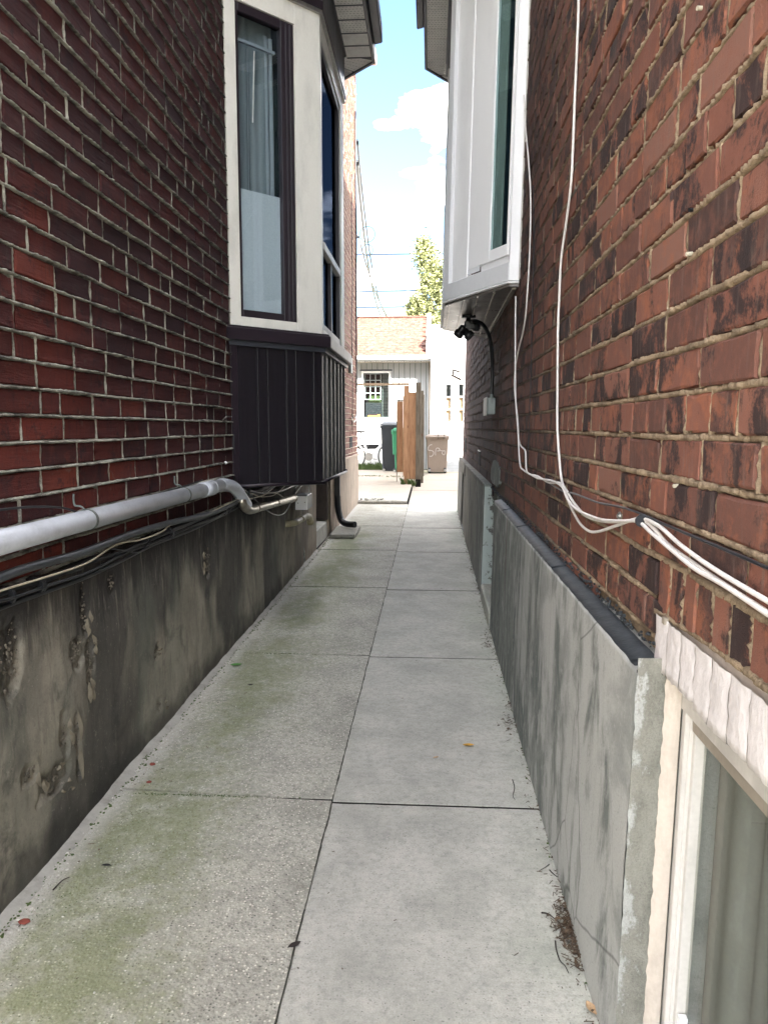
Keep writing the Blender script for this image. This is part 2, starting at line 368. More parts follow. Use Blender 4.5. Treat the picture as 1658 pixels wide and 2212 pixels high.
def path_mat(name, side):
    s = SH(name, 0.88, 0.25); pos = s.pos(); x, y, z = s.sep()
    sp = s.voro(pos, 120, 'F1', 'Color'); sd = s.voro(pos, 120); sepc = s.new('SeparateColor'); s.link(sp, sepc.inputs[0])
    fine = s.noise(pos, 240, 5, 0.75); mid = s.noise(pos, 30, 6, 0.7); big = s.noise(pos, 1.7, 5, 0.6); big2 = s.noise(pos, 4.3, 6, 0.65)
    if side == 'L':
        c = s.mix(s.smooth(big2, 0.35, 0.7), (0.44, 0.425, 0.37), (0.32, 0.31, 0.27))
        c = s.mix(s.math('MULTIPLY', s.smooth(s.noise(pos, 55, 5, .75), .42, .68), .65), c, (0.17, 0.17, 0.14))
        peb = s.math('MULTIPLY', s.math('SUBTRACT', 1.0, s.smooth(sd, 0.22, 0.42)), s.smooth(sepc.outputs[0], 0.45, 0.8))
        c = s.mix(s.math('MULTIPLY', peb, 0.9), c, (0.70, 0.67, 0.58))
        pd = s.math('MULTIPLY', s.math('SUBTRACT', 1.0, s.smooth(sd, 0.2, 0.4)), s.smooth(sepc.outputs[1], 0.6, 0.85))
        c = s.mix(s.math('MULTIPLY', pd, 0.8), c, (0.07, 0.07, 0.06))
        # algae in a damp band beside the wall
        band = s.math('SUBTRACT', 1.0, s.math('ABSOLUTE', s.math('MULTIPLY', s.math('ADD', x, 0.84), 1.9)), True)
        al = s.smooth(s.math('ADD', s.math('MULTIPLY', band, 0.42), s.math('ADD', s.math('MULTIPLY', big, 0.7), s.math('MULTIPLY', mid, 0.45))), 0.72, 1.02)
        al = s.math('MULTIPLY', al, s.math('SUBTRACT', 1.0, s.math('MULTIPLY', s.smooth(y, 7.5, 9.5), 0.9)))
        al = s.math('MULTIPLY', al, s.smooth(s.noise(pos, 5.5, 7, .75), .28, .56))
        c = s.mix(s.math('MULTIPLY', al, 0.66), c, s.mix(mid, (0.10, 0.125, 0.05), (0.20, 0.22, 0.095)))
        edge = s.math('SUBTRACT', 1.0, s.smooth(s.math('ADD', x, s.math('MULTIPLY', s.noise(pos, 5, 4), 0.10)), -1.00, -0.93))
        c = s.mix(s.math('MULTIPLY', edge, 0.7), c, (0.42, 0.40, 0.37))
        h = s.math('ADD', s.math('MULTIPLY', sd, -0.8), s.math('MULTIPLY', fine, 0.7)); s.bump(h, 0.8, 0.004)
    else:
        c = s.mix(s.smooth(big2, 0.35, 0.7), (0.475, 0.462, 0.415), (0.35, 0.345, 0.31))
        c = s.mix(s.math('MULTIPLY', s.smooth(s.noise(pos, 42, 6, .8), .42, .68), .6), c, (0.26, 0.265, 0.235))
        st = s.noise(s.scaled(pos, (0.25, 6, 1)), 14, 4, 0.6)
        c = s.mix(s.math('MULTIPLY', s.smooth(st, 0.5, 0.75), 0.2), c, (0.26, 0.27, 0.25))
        pit = s.math('SUBTRACT', 1.0, s.smooth(s.voro(pos, 85), 0.08, 0.2))
        c = s.mix(s.math('MULTIPLY', s.math('MULTIPLY', pit, s.smooth(sepc.outputs[2], 0.4, 0.8)), 0.75), c, (0.08, 0.08, 0.075))
        pk = s.math('MULTIPLY', s.math('SUBTRACT', 1.0, s.smooth(sd, 0.2, 0.4)), s.smooth(sepc.outputs[1], 0.62, 0.85))
        c = s.mix(s.math('MULTIPLY', pk, 0.35), c, (0.17, 0.165, 0.15))
        al = s.smooth(s.math('ADD', s.math('MULTIPLY', s.smooth(x, 0.0, 0.36), 0.26), s.math('MULTIPLY', big, 0.75)), 0.5, 0.8)
        c = s.mix(s.math('MULTIPLY', al, 0.4), c, (0.20, 0.245, 0.18))
        s.bump(s.math('ADD', fine, s.math('MULTIPLY', st, 0.6)), 0.45, 0.003)
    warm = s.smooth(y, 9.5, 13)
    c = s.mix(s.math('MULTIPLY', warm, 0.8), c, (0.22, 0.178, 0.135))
    s.color(s.mix(0.4, c, fine, 'OVERLAY')); return s.m
M['pathL'] = path_mat('aggregate_concrete', 'L'); M['pathR'] = path_mat('brushed_concrete', 'R')

M['cream'] = paint('cream_trim', (0.70, 0.685, 0.63), 0.45, 0.4, 0.10, 9)
M['brown'] = paint('dark_brown_aluminium', (0.018, 0.012, 0.018), 0.42, 0.45, 0.1, 14)
M['brownsid'] = paint('dark_brown_siding', (0.014, 0.012, 0.016), 0.40, 0.45, 0.18, 40, 0.35, stretch=(1, 1, 0.06))
M['fascia'] = paint('slate_fascia', (0.055, 0.06, 0.075), 0.45, 0.4, 0.1)
M['soffit'] = paint('soffit_grey', (0.80, 0.79, 0.77), 0.6, 0.3, 0.15)
M['white'] = paint('white_trim', (0.80, 0.80, 0.81), 0.42, 0.4, 0.05, 5)
M['whiteg'] = paint('grey_white_capping', (0.66, 0.67, 0.69), 0.45, 0.4, 0.05, 5)
M['pvc'] = paint('pvc_pipe', (0.50, 0.53, 0.58), 0.33, 0.5, 0.13, 16, 0.1, stretch=(1, 0.4, 1))
M['galv'] = paint('galvanised_pipe', (0.40, 0.37, 0.31), 0.3, 0.5, 0.2, 18, metal=0.85)
M['beige'] = paint('beige_pipe', (0.38, 0.34, 0.22), 0.5, 0.4, 0.25, 12)
M['blackp'] = paint('black_plastic', (0.007, 0.008, 0.010), 0.42, 0.45, 0.1)
M['blackc'] = paint('black_cable', (0.006, 0.007, 0.010), 0.38, 0.5, 0.1)
M['greyc'] = paint('grey_cable', (0.045, 0.05, 0.058), 0.4, 0.5, 0.2, 20)
M['whitec'] = paint('white_cable', (0.66, 0.63, 0.60), 0.45, 0.4, 0.13, 18)
M['creamc'] = paint('cream_cable', (0.48, 0.44, 0.34), 0.5, 0.4, 0.2, 18)
M['metal'] = paint('steel', (0.40, 0.40, 0.38), 0.35, 0.5, 0.15, 30, metal=0.9)
M['boxm'] = paint('galvanised_box', (0.17, 0.19, 0.18), 0.5, 0.5, 0.25, 22, metal=0.5)
M['under'] = paint('brown_metal_underside', (0.20, 0.18, 0.165), 0.3, 0.5, 0.2, 8, metal=0.5)
M['seam'] = paint('bright_seam', (0.42, 0.38, 0.32), 0.3, 0.5, 0.2, 20, metal=0.6)
M['slate'] = paint('black_flashing', (0.018, 0.023, 0.028), 0.55, 0.35, 0.2, 20, 0.5)
M['tar'] = paint('tar_line', (0.012, 0.013, 0.017), 0.6, 0.3, 0.2, 20, 0.4)
M['paintw'] = paint('flaking_white_paint', (0.60, 0.565, 0.56), 0.7, 0.3, 0.13, 28, 0.9)
M['caulk'] = paint('cream_caulk', (0.46, 0.40, 0.34), 0.7, 0.3, 0.12, 20, 0.6)
M['framew'] = paint('window_frame_white', (0.50, 0.475, 0.44), 0.4, 0.4, 0.12, 10)
M['framet'] = paint('window_frame_tan', (0.27, 0.235, 0.19), 0.5, 0.4, 0.1, 10)
M['dark'] = paint('dark_interior', (0.012, 0.014, 0.017), 0.8, 0.1, 0.1)
M['door'] = paint('dark_door', (0.020, 0.020, 0.024), 0.5, 0.3, 0.1)
M['jamb'] = paint('weathered_door_frame', (0.07, 0.055, 0.05), 0.6, 0.3, 0.2, 30)
M['wsiding'] = paint('white_siding', (0.36, 0.37, 0.38), 0.6, 0.3, 0.04)
M['wbrick'] = None
M['binb'] = paint('black_bin_plastic', (0.022, 0.026, 0.032), 0.5, 0.4, 0.1)
M['bing'] = paint('green_bin_plastic', (0.022, 0.16, 0.075), 0.5, 0.4, 0.1)
M['bint'] = paint('taupe_bin_plastic', (0.21, 0.165, 0.13), 0.55, 0.35, 0.06)
M['chalk'] = paint('white_brush_paint', (0.36, 0.33, 0.30), 0.7, 0.2, 0.1, 40)
M['bikew'] = paint('white_bike_paint', (0.78, 0.78, 0.77), 0.3, 0.5, 0.03)
M['post'] = None
M['orange'] = paint('orange_plastic', (0.85, 0.22, 0.03), 0.5, 0.4, 0.05)
M['soil'] = paint('dark_soil', (0.012, 0.011, 0.010), 0.9, 0.1, 0.2, 30, 0.8)
M['jointc'] = paint('joint_dirt', (0.055, 0.055, 0.045), 0.9, 0.1, 0.2, 30)
M['edgem'] = paint('pale_edge_mortar', (0.34, 0.33, 0.30), 0.9, 0.1, 0.2, 12, .8)
M['roofdark'] = paint('dark_roof', (0.05, 0.05, 0.055), 0.8, 0.2, 0.2)
M['gutterp'] = paint('pink_gutter', (0.55, 0.40, 0.38), 0.5, 0.3, 0.1)
def leafm(name, a, b, tr=0.3):
    s = SH(name, 0.6, 0.3); n = s.noise(s.pos(), 30, 4); rnd = s.new('NewGeometry').outputs['Random Per Island']
    s.color(s.mix(rnd, a, s.mix(n, a, b))); 
    if tr: s.b.inputs['Transmission Weight'].default_value = 0.0; s.b.inputs['Subsurface Weight'].default_value = 0.0
    return s.m
M['treeleaf'] = leafm('autumn_leaves', (0.20, 0.20, 0.085), (0.09, 0.135, 0.065))
M['weed'] = leafm('weed_leaves', (0.07, 0.10, 0.025), (0.03, 0.06, 0.018))
M['litter'] = leafm('dry_litter', (0.05, 0.035, 0.025), (0.14, 0.09, 0.05))
M['lred'] = paint('red_brick_chip', (0.20, 0.055, 0.04), 0.8, 0.2, 0.2, 40)
M['lyel'] = paint('yellow_leaf', (0.55, 0.30, 0.04), 0.6, 0.3, 0.4, 70)
M['ltan'] = paint('tan_leaf', (0.45, 0.30, 0.17), 0.6, 0.3, 0.3, 60)
M['lgre'] = paint('green_leaf', (0.08, 0.26, 0.05), 0.5, 0.3, 0.2, 60)
M['twig'] = paint('twig_bark', (0.035, 0.028, 0.026), 0.8, 0.2, 0.2, 60)
M['bark'] = paint('tree_bark', (0.12, 0.10, 0.08), 0.9, 0.2, 0.2, 20, 0.8)
M['stone'] = leafm('light_stones', (0.55, 0.53, 0.48), (0.25, 0.24, 0.22))
M['white2'] = paint('white_enamel', (0.75, 0.75, 0.75), 0.35, 0.5, 0.03)
def woodm(name, a, b, knot=True):
    s = SH(name, 0.75, 0.25); rnd = s.new('ObjectInfo').outputs['Random']; w = s.math('MULTIPLY', rnd, 20)
    v = s.scaled(s.pos(), (1, 1, 0.06)); g = s.noise(v, 55, 5, 0.6, w, 0.8); m = s.noise(s.pos(), 6, 4, 0.5, w)
    c = s.mix(s.smooth(g, 0.4, 0.65), a, b); c = s.mix(s.math('MULTIPLY', s.smooth(m, 0.45, 0.7), 0.3), c, tuple(q * 1.25 for q in a))
    if knot:
        k = s.voro(s.scaled(s.pos(), (1, 0.4, 0.35)), 8.5); kf = s.math('SUBTRACT', 1.0, s.smooth(k, 0.05, 0.13))
        c = s.mix(s.math('MULTIPLY', kf, 0.85), c, (0.10, 0.035, 0.02))
    s.color(c); s.bump(g, 0.4, 0.003); return s.m
M['cedar'] = woodm('new_cedar', (0.33, 0.195, 0.11), (0.23, 0.12, 0.065)); M['post'] = woodm('grey_timber', (0.13, 0.11, 0.083), (0.07, 0.06, 0.045))
M['paleb'] = woodm('pale_board', (0.34, 0.27, 0.19), (0.28, 0.20, 0.13), False)
def glassm(name, tint, gloss=(0.75, 0.9, 1.0), k=1.0):
    m = bpy.data.materials.new(name); m.use_nodes = True; n = m.node_tree.nodes; l = m.node_tree.links; n.clear()
    o = n.new('ShaderNodeOutputMaterial'); t = n.new('ShaderNodeBsdfTransparent'); g = n.new('ShaderNodeBsdfGlossy'); x = n.new('ShaderNodeMixShader')
    f = n.new('ShaderNodeFresnel'); f.inputs[0].default_value = 1.5
    mm = n.new('ShaderNodeMath'); mm.operation = 'MULTIPLY_ADD'; mm.inputs[1].default_value = k; mm.inputs[2].default_value = 0.03; mm.use_clamp = True
    t.inputs[0].default_value = (*tint, 1); g.inputs[0].default_value = (*gloss, 1); g.inputs['Roughness'].default_value = 0.03
    ge = n.new('ShaderNodeNewGeometry'); iv = n.new('ShaderNodeMath'); iv.operation = 'SUBTRACT'; iv.inputs[0].default_value = 1; m2 = n.new('ShaderNodeMath'); m2.operation = 'MULTIPLY'
    l.new(ge.outputs['Backfacing'], iv.inputs[1]); l.new(f.outputs[0], mm.inputs[0]); l.new(mm.outputs[0], m2.inputs[0]); l.new(iv.outputs[0], m2.inputs[1]); l.new(m2.outputs[0], x.inputs[0]); l.new(t.outputs[0], x.inputs[1]); l.new(g.outputs[0], x.inputs[2]); l.new(x.outputs[0], o.inputs[0]); return m
M['glass'] = glassm('window_glass', (0.93, 0.96, 0.97)); M['glassd'] = glassm('tinted_glass', (0.80, 0.87, 0.86), k=1.3)
M['curtain'] = paint('pale_curtain', (0.25, 0.28, 0.31), 0.9, 0.1, 0.05, 4)
M['curtaing'] = paint('blue_grey_film', (0.46, 0.50, 0.53), 0.8, 0.1, 0.03, 4)
M['blindg'] = paint('green_grey_drape', (0.27, 0.295, 0.285), 0.9, 0.1, 0.06, 6, stretch=(1, 1, 0.02))

# ------------------------------------------------------------------ brickwork
def brick_geo(L, h, dep, r, sgn=1, o=(0, 0, 0), j=0.0016, bev=0.0035):
    """front of one brick: sides, worn edge and face; normal towards sgn * x"""
    ring = [(-.5, -.5), (-.17, -.5), (.2, -.5), (.5, -.5), (.5, 0), (.5, .5), (.15, .5), (-.2, .5), (-.5, .5), (-.5, 0)]
    A = []; B = []; Cc = []
    ty, tz = r.uniform(-.0015, .0015), r.uniform(-.0012, .0012)
    for a, b in ring:
        ja, jb = r.uniform(-j, j), r.uniform(-j, j); u = a * L + ja; v = b * h + jb
        A.append((-dep, u, v)); B.append((-0.003 + r.uniform(-.001, .001), u, v))
        e = bev * r.uniform(.6, 1.6)
        if r.random() < .06: e *= 2.2
        u2 = u - (1 if a > 0.45 else -1 if a < -0.45 else 0) * e; v2 = v - (1 if b > 0.45 else -1 if b < -0.45 else 0) * e
        Cc.append((a * 2 * ty + b * 2 * tz + r.uniform(-.0003, .0003), u2, v2))
    if r.random() < .28:                      # a chipped corner
        k = r.choice((0, 3, 5, 8)); dd = r.uniform(.004, .011)
        for G_ in (B,): q = G_[k]; G_[k] = (q[0] - r.uniform(.002, .005), q[1] - math.copysign(dd, q[1]) * .8, q[2] - math.copysign(dd, q[2]) * .6)
    n = 10; vs_ = A + B + Cc + [(r.uniform(-.0004, .0006), r.uniform(-.2, .2) * L, 0)]
    fs = []
    for i in range(n):
        k = (i + 1) % n
        fs += [(i, k, n + k, n + i), (n + i, n + k, 2 * n + k, 2 * n + i), (2 * n + i, 2 * n + k, 3 * n)]
    if sgn > 0: return [(o[0] + a, o[1] + b, o[2] + c) for a, b, c in vs_], fs
    return [(o[0] - a, o[1] + b, o[2] + c) for a, b, c in vs_], [tuple(reversed(f)) for f in fs]

def ribbon(mb, pts, perp, sgn, hw, pr, seedv, back=-0.012, rag=1.0):
    """a bead of mortar along pts (y,z); perp 'z' for bed joints, 'y' for head joints"""
    prof = (-1, -.5, -.28, .45, 1) if perp == 'z' and sgn > 0 else (-1, -.55, 0, .5, 1); dep = (None, -.006, 1.0, .75, None) if perp == 'z' and sgn > 0 else (None, .9, 1, .9, None); rows = []
    for (x0, y, z) in pts:
        q = Vector((y * 45, z * 45, seedv)); a = mn.noise(q); b = mn.noise(q * 3.3 + Vector((7, 3, 1))); c = mn.noise(q * 2.1 + Vector((1, 9, 4))); d = mn.noise(q * 0.45 + Vector((3, 3, 8)))
        lo = mn.noise(Vector((y * 5, z * 31, seedv))); wu = hw * (1 + .55 * a + .6 * b * rag + .5 * lo * rag); wd = hw * (1 + .55 * c - .6 * b * rag + .3 * lo * rag); p = pr + 0.0055 * rag * (d * .6 + .9 * b + .9 * lo) + (0.003 * mn.noise(q * 5.1) if sgn < 0 else 0)
        row = []
        for t, dk in zip(prof, dep):
            off = t * (wu if t > 0 else wd); n = back if dk is None else dk if dk < 0 else p * dk
            if perp == 'z': row.append((x0 + sgn * n, y, z + off))
            else: row.append((x0 + sgn * n, y + off, z))
        rows.append(row)
    vs_ = [v for r_ in rows for v in r_]; fs = []
    for i in range(len(rows) - 1):
        for k in range(4):
            f = (i * 5 + k, (i + 1) * 5 + k, (i + 1) * 5 + k + 1, i * 5 + k + 1)
            fs.append(f if sgn > 0 else tuple(reversed(f)))
    mb.add(vs_, fs)

def frange(a, b, st):
    n = max(1, int(round((b - a) / st))); return [a + (b - a) * i / n for i in range(n + 1)]

LX0 = -1.13
def brick_wall(root, side, courses, x0, sgn, joint, pr, mats, nmax=300):
    """courses: list of dicts z0,z1,spans[(ya,yb)],unit length,(mode)"""
    bricks = []; mor = MB()
    for ci, c in enumerate(courses):
        z0, z1 = c['z0'], c['z1']; h = z1 - z0 - joint
        for (ya, yb) in c['spans']:
            y = ya - rng.uniform(0, c['unit']) * (0.4 if c.get('start') is None else 0) if c.get('start') is None else c['start']
            if c.get('start') is None: y = ya - (c['unit'] / 2 if ci % 2 else 0) - rng.uniform(0, .02)
            edges = []
            while y < yb:
                L = c['unit'] * rng.uniform(.95, 1.05)
                if c['unit'] > .15 and rng.random() < (.10 if side == 'L' else .04): L *= .5
                a, b = max(y, ya), min(y + L, yb)
                if yb - b < .03: b = yb; 
                if b - a > .028: bricks.append((a, b, z0, z1, h, c)); edges.append(b)
                elif bricks and edges: bricks[-1] = (bricks[-1][0], b, *bricks[-1][2:])
                y = y + L if b != yb else yb
            for e in edges[:-1]:
                st = .008 if e < 2.4 else .012 if e < 4.4 else .036
                jw = joint * .5 * (rng.uniform(.25, 1.0) if side == 'L' else rng.uniform(.35, .95))
                pts = [(x0(zz), e + .0018 * mn.noise(Vector((e * 9, zz * 40, 2))), zz) for zz in frange(z0 + joint * .3, z1 - joint * .3, st)]
                ribbon(mor, pts, 'y', sgn, jw, pr * .35 - rng.uniform(0, .003), e * 3.1 + z0, rag=.45)
        for zc, on in ((z0, True),):
            for (ya, yb) in c['spans']:
                ys = []; y = ya
                while y < yb:
                    ys.append(y); y += .0065 if y < 2.2 else .009 if y < 4.3 else .04
                ys.append(yb)
                sd = ci * 5.7
                pts = [(x0(zc), yy, zc + .0045 * mn.noise(Vector((yy * 2.5, sd, 0))) + .0012 * mn.noise(Vector((yy * 21, sd, 4)))) for yy in ys]
                ribbon(mor, pts, 'z', sgn, joint * .5 + (.0008 if side == 'L' else .001), pr, sd)
    # rank by size in the picture
    sc = []
    for i, (a, b, z0, z1, h, c) in enumerate(bricks):
        zc = (z0 + z1) / 2; p = project((x0(zc), (a + b) / 2, zc))
        q0 = project((x0(zc), a, zc)); q1 = project((x0(zc), b, zc)); s_ = 0
        if p and q0 and q1 and 0 < p[1] < 2211 and -20 < p[0] < 1678 and not c.get('hid', False):
            s_ = abs(q1[0] - q0[0]) * (z1 - z0) / p[2]
            if side == 'L' and b > 4.2 and b < 8.8: s_ = 0
            if side == 'R' and zc > 2.0 and b > 4.0: s_ = 0
        sc.append((s_, i))
    sc.sort(reverse=True); top = {i for s_, i in sc[:nmax] if s_ > 0}
    lib = {}
    field = MB(); gr = random.Random(5)
    for i, (a, b, z0, z1, h, c) in enumerate(bricks):
        zc = (z0 + z1) / 2 + (gr.uniform(-.0012, .0012)); L = b - a - joint * (.75 if side == 'L' else .85); ctr = (x0(zc) + sgn * gr.uniform(-.0018, .0022), (a + b) / 2, zc)
        if i in top:
            key = (round(L / .03), round(h / .012), gr.randrange(7))
            if key not in lib:
                vs_, fs = brick_geo(L, h, .012, gr, sgn); mb = MB().add(vs_, fs); lib[key] = (mesh_of('brick', mb), L, h); lib[key][0].materials.append(mats[0])
            me, L0, h0 = lib[key]
            o = part('brick', me, None, root); o.location = ctr; o.scale = (1, L / L0, h / h0)
            o.rotation_euler = (gr.uniform(-.007, .007), 0, 0)
        else:
            vs_, fs = brick_geo(L, h, .012, gr, sgn, ctr); field.add(vs_, fs)
    part('brick_field', field, mats[1], root, stuff=True)
    part('mortar_joints', mor, mats[2], root, True, stuff=True)
    print(side, 'bricks', len(bricks), 'mortar verts', len(mor.v))

YE = 10.92                                        # back corner of the left house
left = thing('brick_house', 'dark red sooty brick house on the left with a brown clad bay window', 'house', (-1.13, 0, 0))
lc = []; rl = []; RX = -1.083            # the rear part of the wall stands a little proud
zb = 0.859
k = 0
while zb + k * .0759 < 6.2:
    z0 = zb + k * .0759; z1 = z0 + .0759; sp = []
    if z0 < 3.82: sp.append((0.25, 4.166))
    lc.append(dict(z0=z0, z1=z1, spans=sp, unit=.231)); rl.append(dict(z0=z0, z1=z1, spans=[(6.24, YE)] if z0 > 2.03 else [(6.24, 6.94), (7.875, YE)], unit=.231)); k += 1
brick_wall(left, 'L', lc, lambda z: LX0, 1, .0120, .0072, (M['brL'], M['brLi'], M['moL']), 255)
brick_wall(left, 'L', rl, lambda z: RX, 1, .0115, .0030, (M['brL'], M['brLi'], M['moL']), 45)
back = MB().box(-9, LX0 - .010, -0.5, 4.15, .02, 6.4)
back.box(-9, RX - .010, 6.255, 6.95, .02, 6.4); back.box(-9, RX - .010, 7.87, YE - .01, .02, 6.4); back.box(-9, RX - .010, 6.95, 7.87, 2.05, 6.4); back.box(-9, -1.44, 6.95, 7.87, .02, 2.05); back.box(-9, -1.80, 4.15, 6.27, .02, 6.4)
back.box(-1.80, LX0 - .010, 4.15, 6.27, .02, .86); back.box(-1.80, LX0 - .010, 4.15, 6.27, 3.92, 6.4)
part('wall_core', back, M['moL'], left)
# back corner returns
rb = MB(); gr = random.Random(3)
for i in range(int((6.2 - zb) / .0759)):
    z0 = zb + i * .0759
    for j in range(8):
        xa = RX - j * .215 - (.1 if i % 2 else 0); 
        rb.box(xa - .203, xa, YE - .012, YE - .001 + gr.uniform(0, .003), z0 + .005, z0 + .071)
part('rear_brick_return', rb, M['brLi'], left, stuff=True)
# upper storey above the modelled courses, roof and its pink gutter
part('roof', MB().prism([(-9.2, -0.8), (-.93, -0.8), (-.93, YE + .2), (-9.2, YE + .2)], 6.42, 6.52), M['roofdark'], left)
part('eave_gutter', MB().prism([(-.93, -0.8), (-.81, -0.8), (-.81, YE + .25), (-.93, YE + .25)], 6.43, 6.56), M['gutterp'], left, bevel=.01)

# ---- left foundation render, a real relief grid
def relief(y0, y1, z0f, z1, x0, sgn, st, amp, seed, spall=None, hole=None, lip=.03):
    ys = frange(y0, y1, st); nz = max(2, int((z1 - z0f(y0)) / st)); vs_ = []; fs = []
    for i, y in enumerate(ys):
        zl = z0f(y)
        for j in range(nz + 1):
            z = zl + (z1 - zl) * j / nz
            d = amp * mn.noise(Vector((y * 2.2, z * 3, seed))) + amp * .45 * mn.noise(Vector((y * 9, z * 6, seed + 3))) + amp * .16 * mn.noise(Vector((y * 34, z * 30, seed)))
            if spall:
                for (sy, sz, ry, rz, dep) in spall:
                    q = ((y - sy) / ry) ** 2 + ((z - sz) / rz) ** 2
                    q += .8 * mn.noise(Vector((y * 22, z * 22, 3)))
                    if q < 1: d -= dep * (0.8 + .9 * mn.noise(Vector((y * 75, z * 75, 9)))) * min(1, (1 - q) * 3)
            if j == nz: d += .003 * mn.noise(Vector((y * 30, 1, seed)))
            vs_.append((x0 + sgn * d, y, z + (.004 * mn.noise(Vector((y * 17, 5, seed))) if j == nz else 0)))
    m = nz + 1
    for i in range(len(ys) - 1):
        for j in range(nz):
            f = (i * m + j, (i + 1) * m + j, (i + 1) * m + j + 1, i * m + j + 1); fs.append(f if sgn > 0 else tuple(reversed(f)))
    b = len(vs_)
    for i, y in enumerate(ys): t = vs_[i * m + nz]; vs_.append((x0 - sgn * .10, y, t[2] + .006))
    for i in range(len(ys) - 1):
        f = (i * m + nz, (i + 1) * m + nz, b + i + 1, b + i); fs.append(f if sgn > 0 else tuple(reversed(f)))
    return vs_, fs
XF = -1.09
sp = [(1.80, .50, .10, .09, .010), (2.35, .62, .035, .12, .008), (2.42, .40, .07, .13, .010), (2.12, .27, .10, .05, .009), (2.75, .52, .02, .03, .008),
      (3.2, .60, .02, .05, .007), (2.2, .70, .03, .05, .006), (1.55, .3, .06, .12, .008), (2.5, .22, .015, .09, .010)]
sp = []
for (px, py, ry, rz, dp) in [(40, 2480, .06, .11, .016), (320, 2290, .03, .10, .013), (290, 2450, .05, .06, .012), (340, 2500, .03, .13, .012), (590, 2440, .035, .035, .012),
                             (200, 2930, .09, .05, .012), (110, 2905, .05, .03, .010), (290, 2800, .02, .12, .012), (240, 2750, .03, .07, .011), (600, 2640, .03, .03, .009), (420, 2180, .04, .05, .008), (780, 2110, .05, .09, .008)]:
    p = atX(px, py, XF); sp.append((p.y, p.z, ry, rz, dp))
fl = MB(); fl.add(*relief(.2, 4.4, lambda y: gz(y) - .03, .852, XF, 1, .0085, .007, 4, sp)); fl.add(*relief(4.4, 6.965, lambda y: gz(y) - .03, .856, XF, 1, .02, .006, 4))
fl.add(*relief(7.86, YE, lambda y: gz(y) - .03, .905, -1.072, 1, .03, .005, 4)); fl.box(-1.6, -1.13, .2, 6.95, -.1, .83); fl.box(-1.6, -1.13, 7.87, YE - .03, -.1, .88)
fl.box(-1.20, -1.076, YE - .03, YE - .004, 0, .90)
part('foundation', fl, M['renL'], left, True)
stn = MB(); g0 = random.Random(31)
for (sy, sz, ry, rz, dep) in sp:
    for _ in range(int(1500 * (ry * rz) ** .75) + 8):
        a, b = g0.gauss(0, .42), g0.gauss(0, .42)
        if a * a + b * b > 1: continue
        q_ = g0.uniform(.0016, .0048); stn.ball((XF - .004 + g0.uniform(-.004, .003), sy + a * ry, sz + b * rz), q_, 5, 3, .8, g0.uniform(.7, 1.5), g0.uniform(.7, 1.5))
part('exposed_stones', stn, leafm('exposed_aggregate', (0.17, 0.15, 0.12), (0.04, 0.036, 0.032)), left, stuff=True)
flk = MB()
for (px, py, w, h) in [(330, 2330, .016, .05), (345, 2560, .012, .05), (335, 2640, .014, .07), (270, 2750, .02, .05), (300, 2820, .010, .12), (215, 2900, .05, .02), (250, 2950, .03, .02), (350, 2420, .01, .04), (595, 2440, .018, .02), (155, 2940, .02, .05), (620, 2640, .012, .02), (760, 2120, .02, .05)]:
    c_ = atX(px, py, XF)
    for k in range(3):
        y = c_.y + g0.uniform(-w, w); z_ = c_.z + g0.uniform(-h, h); n_ = 7; vs_ = []; fs = []
        for i in range(n_):
            t = i / (n_ - 1); ww = .006 * math.sin(math.pi * t) * g0.uniform(.5, 1.3)
            for m_ in (-1, 1): vs_.append((XF + .004 + (.007 if m_ > 0 else -.002) * math.sin(math.pi * t), y + m_ * ww + .006 * math.sin(t * 5 + k), z_ + (t - .5) * h * .9))
        for i in range(n_ - 1): fs.append((2 * i, 2 * i + 1, 2 * i + 3, 2 * i + 2))
        flk.add(vs_, fs)
part('peeling_render_flakes', flk, paint('render_flake', (0.17, 0.15, 0.115), .9, .1, .2, 30), left, True, stuff=True)
# doorway
dw = MB().box(-1.42, -1.40, 6.9, 7.9, .28, 2.1)
part('door', dw, M['door'], left)
part('door_frame', MB().box(-1.40, -1.10, 7.80, 7.868, .30, 2.0).box(-1.40, -1.12, 6.93, 6.963, .30, 2.0), M['jamb'], left)
part('doorway_threshold', MB().box(-1.40, -1.105, 6.963, 7.80, .10, .285), M['pathR'], left, bevel=.01)
part('vent_hole', MB().box(RX - .004, RX + .003, 9.85, 10.2, 1.0, 1.16), M['dark'], left)

# ---- left bay window
BX0 = -1.05; BAYK = 1.076
A = Vector((-1.05, 3.88)); B = Vector((-.63, 4.30)); Cp = Vector((-.63, 5.40)); D = Vector((-1.05, 5.82))
def FR(a, b, flip=1):
    u = (b - a).normalized(); n = Vector((u.y, -u.x)) * flip; return ((a.x, a.y), (u.x, u.y), (n.x, n.y))
F1 = FR(A, B); F2 = FR(B, Cp); F3 = FR(Cp, D); W1 = (B - A).length; W2 = (Cp - B).length; W3 = (D - Cp).length
def offpoly(pts, d):
    out = []
    for i in range(len(pts)):
        if i == 0: u = (pts[1] - pts[0]).normalized(); out.append(pts[0] + Vector((u.y, -u.x)) * d * 1.0); continue
        if i == len(pts) - 1: u = (pts[-1] - pts[-2]).normalized(); out.append(pts[-1] + Vector((u.y, -u.x)) * d); continue
        u1 = (pts[i] - pts[i - 1]).normalized(); u2 = (pts[i + 1] - pts[i]).normalized(); n1 = Vector((u1.y, -u1.x)); n2 = Vector((u2.y, -u2.x)); bs = (n1 + n2).normalized()
        out.append(pts[i] + bs * d / bs.dot(n1))
    return out
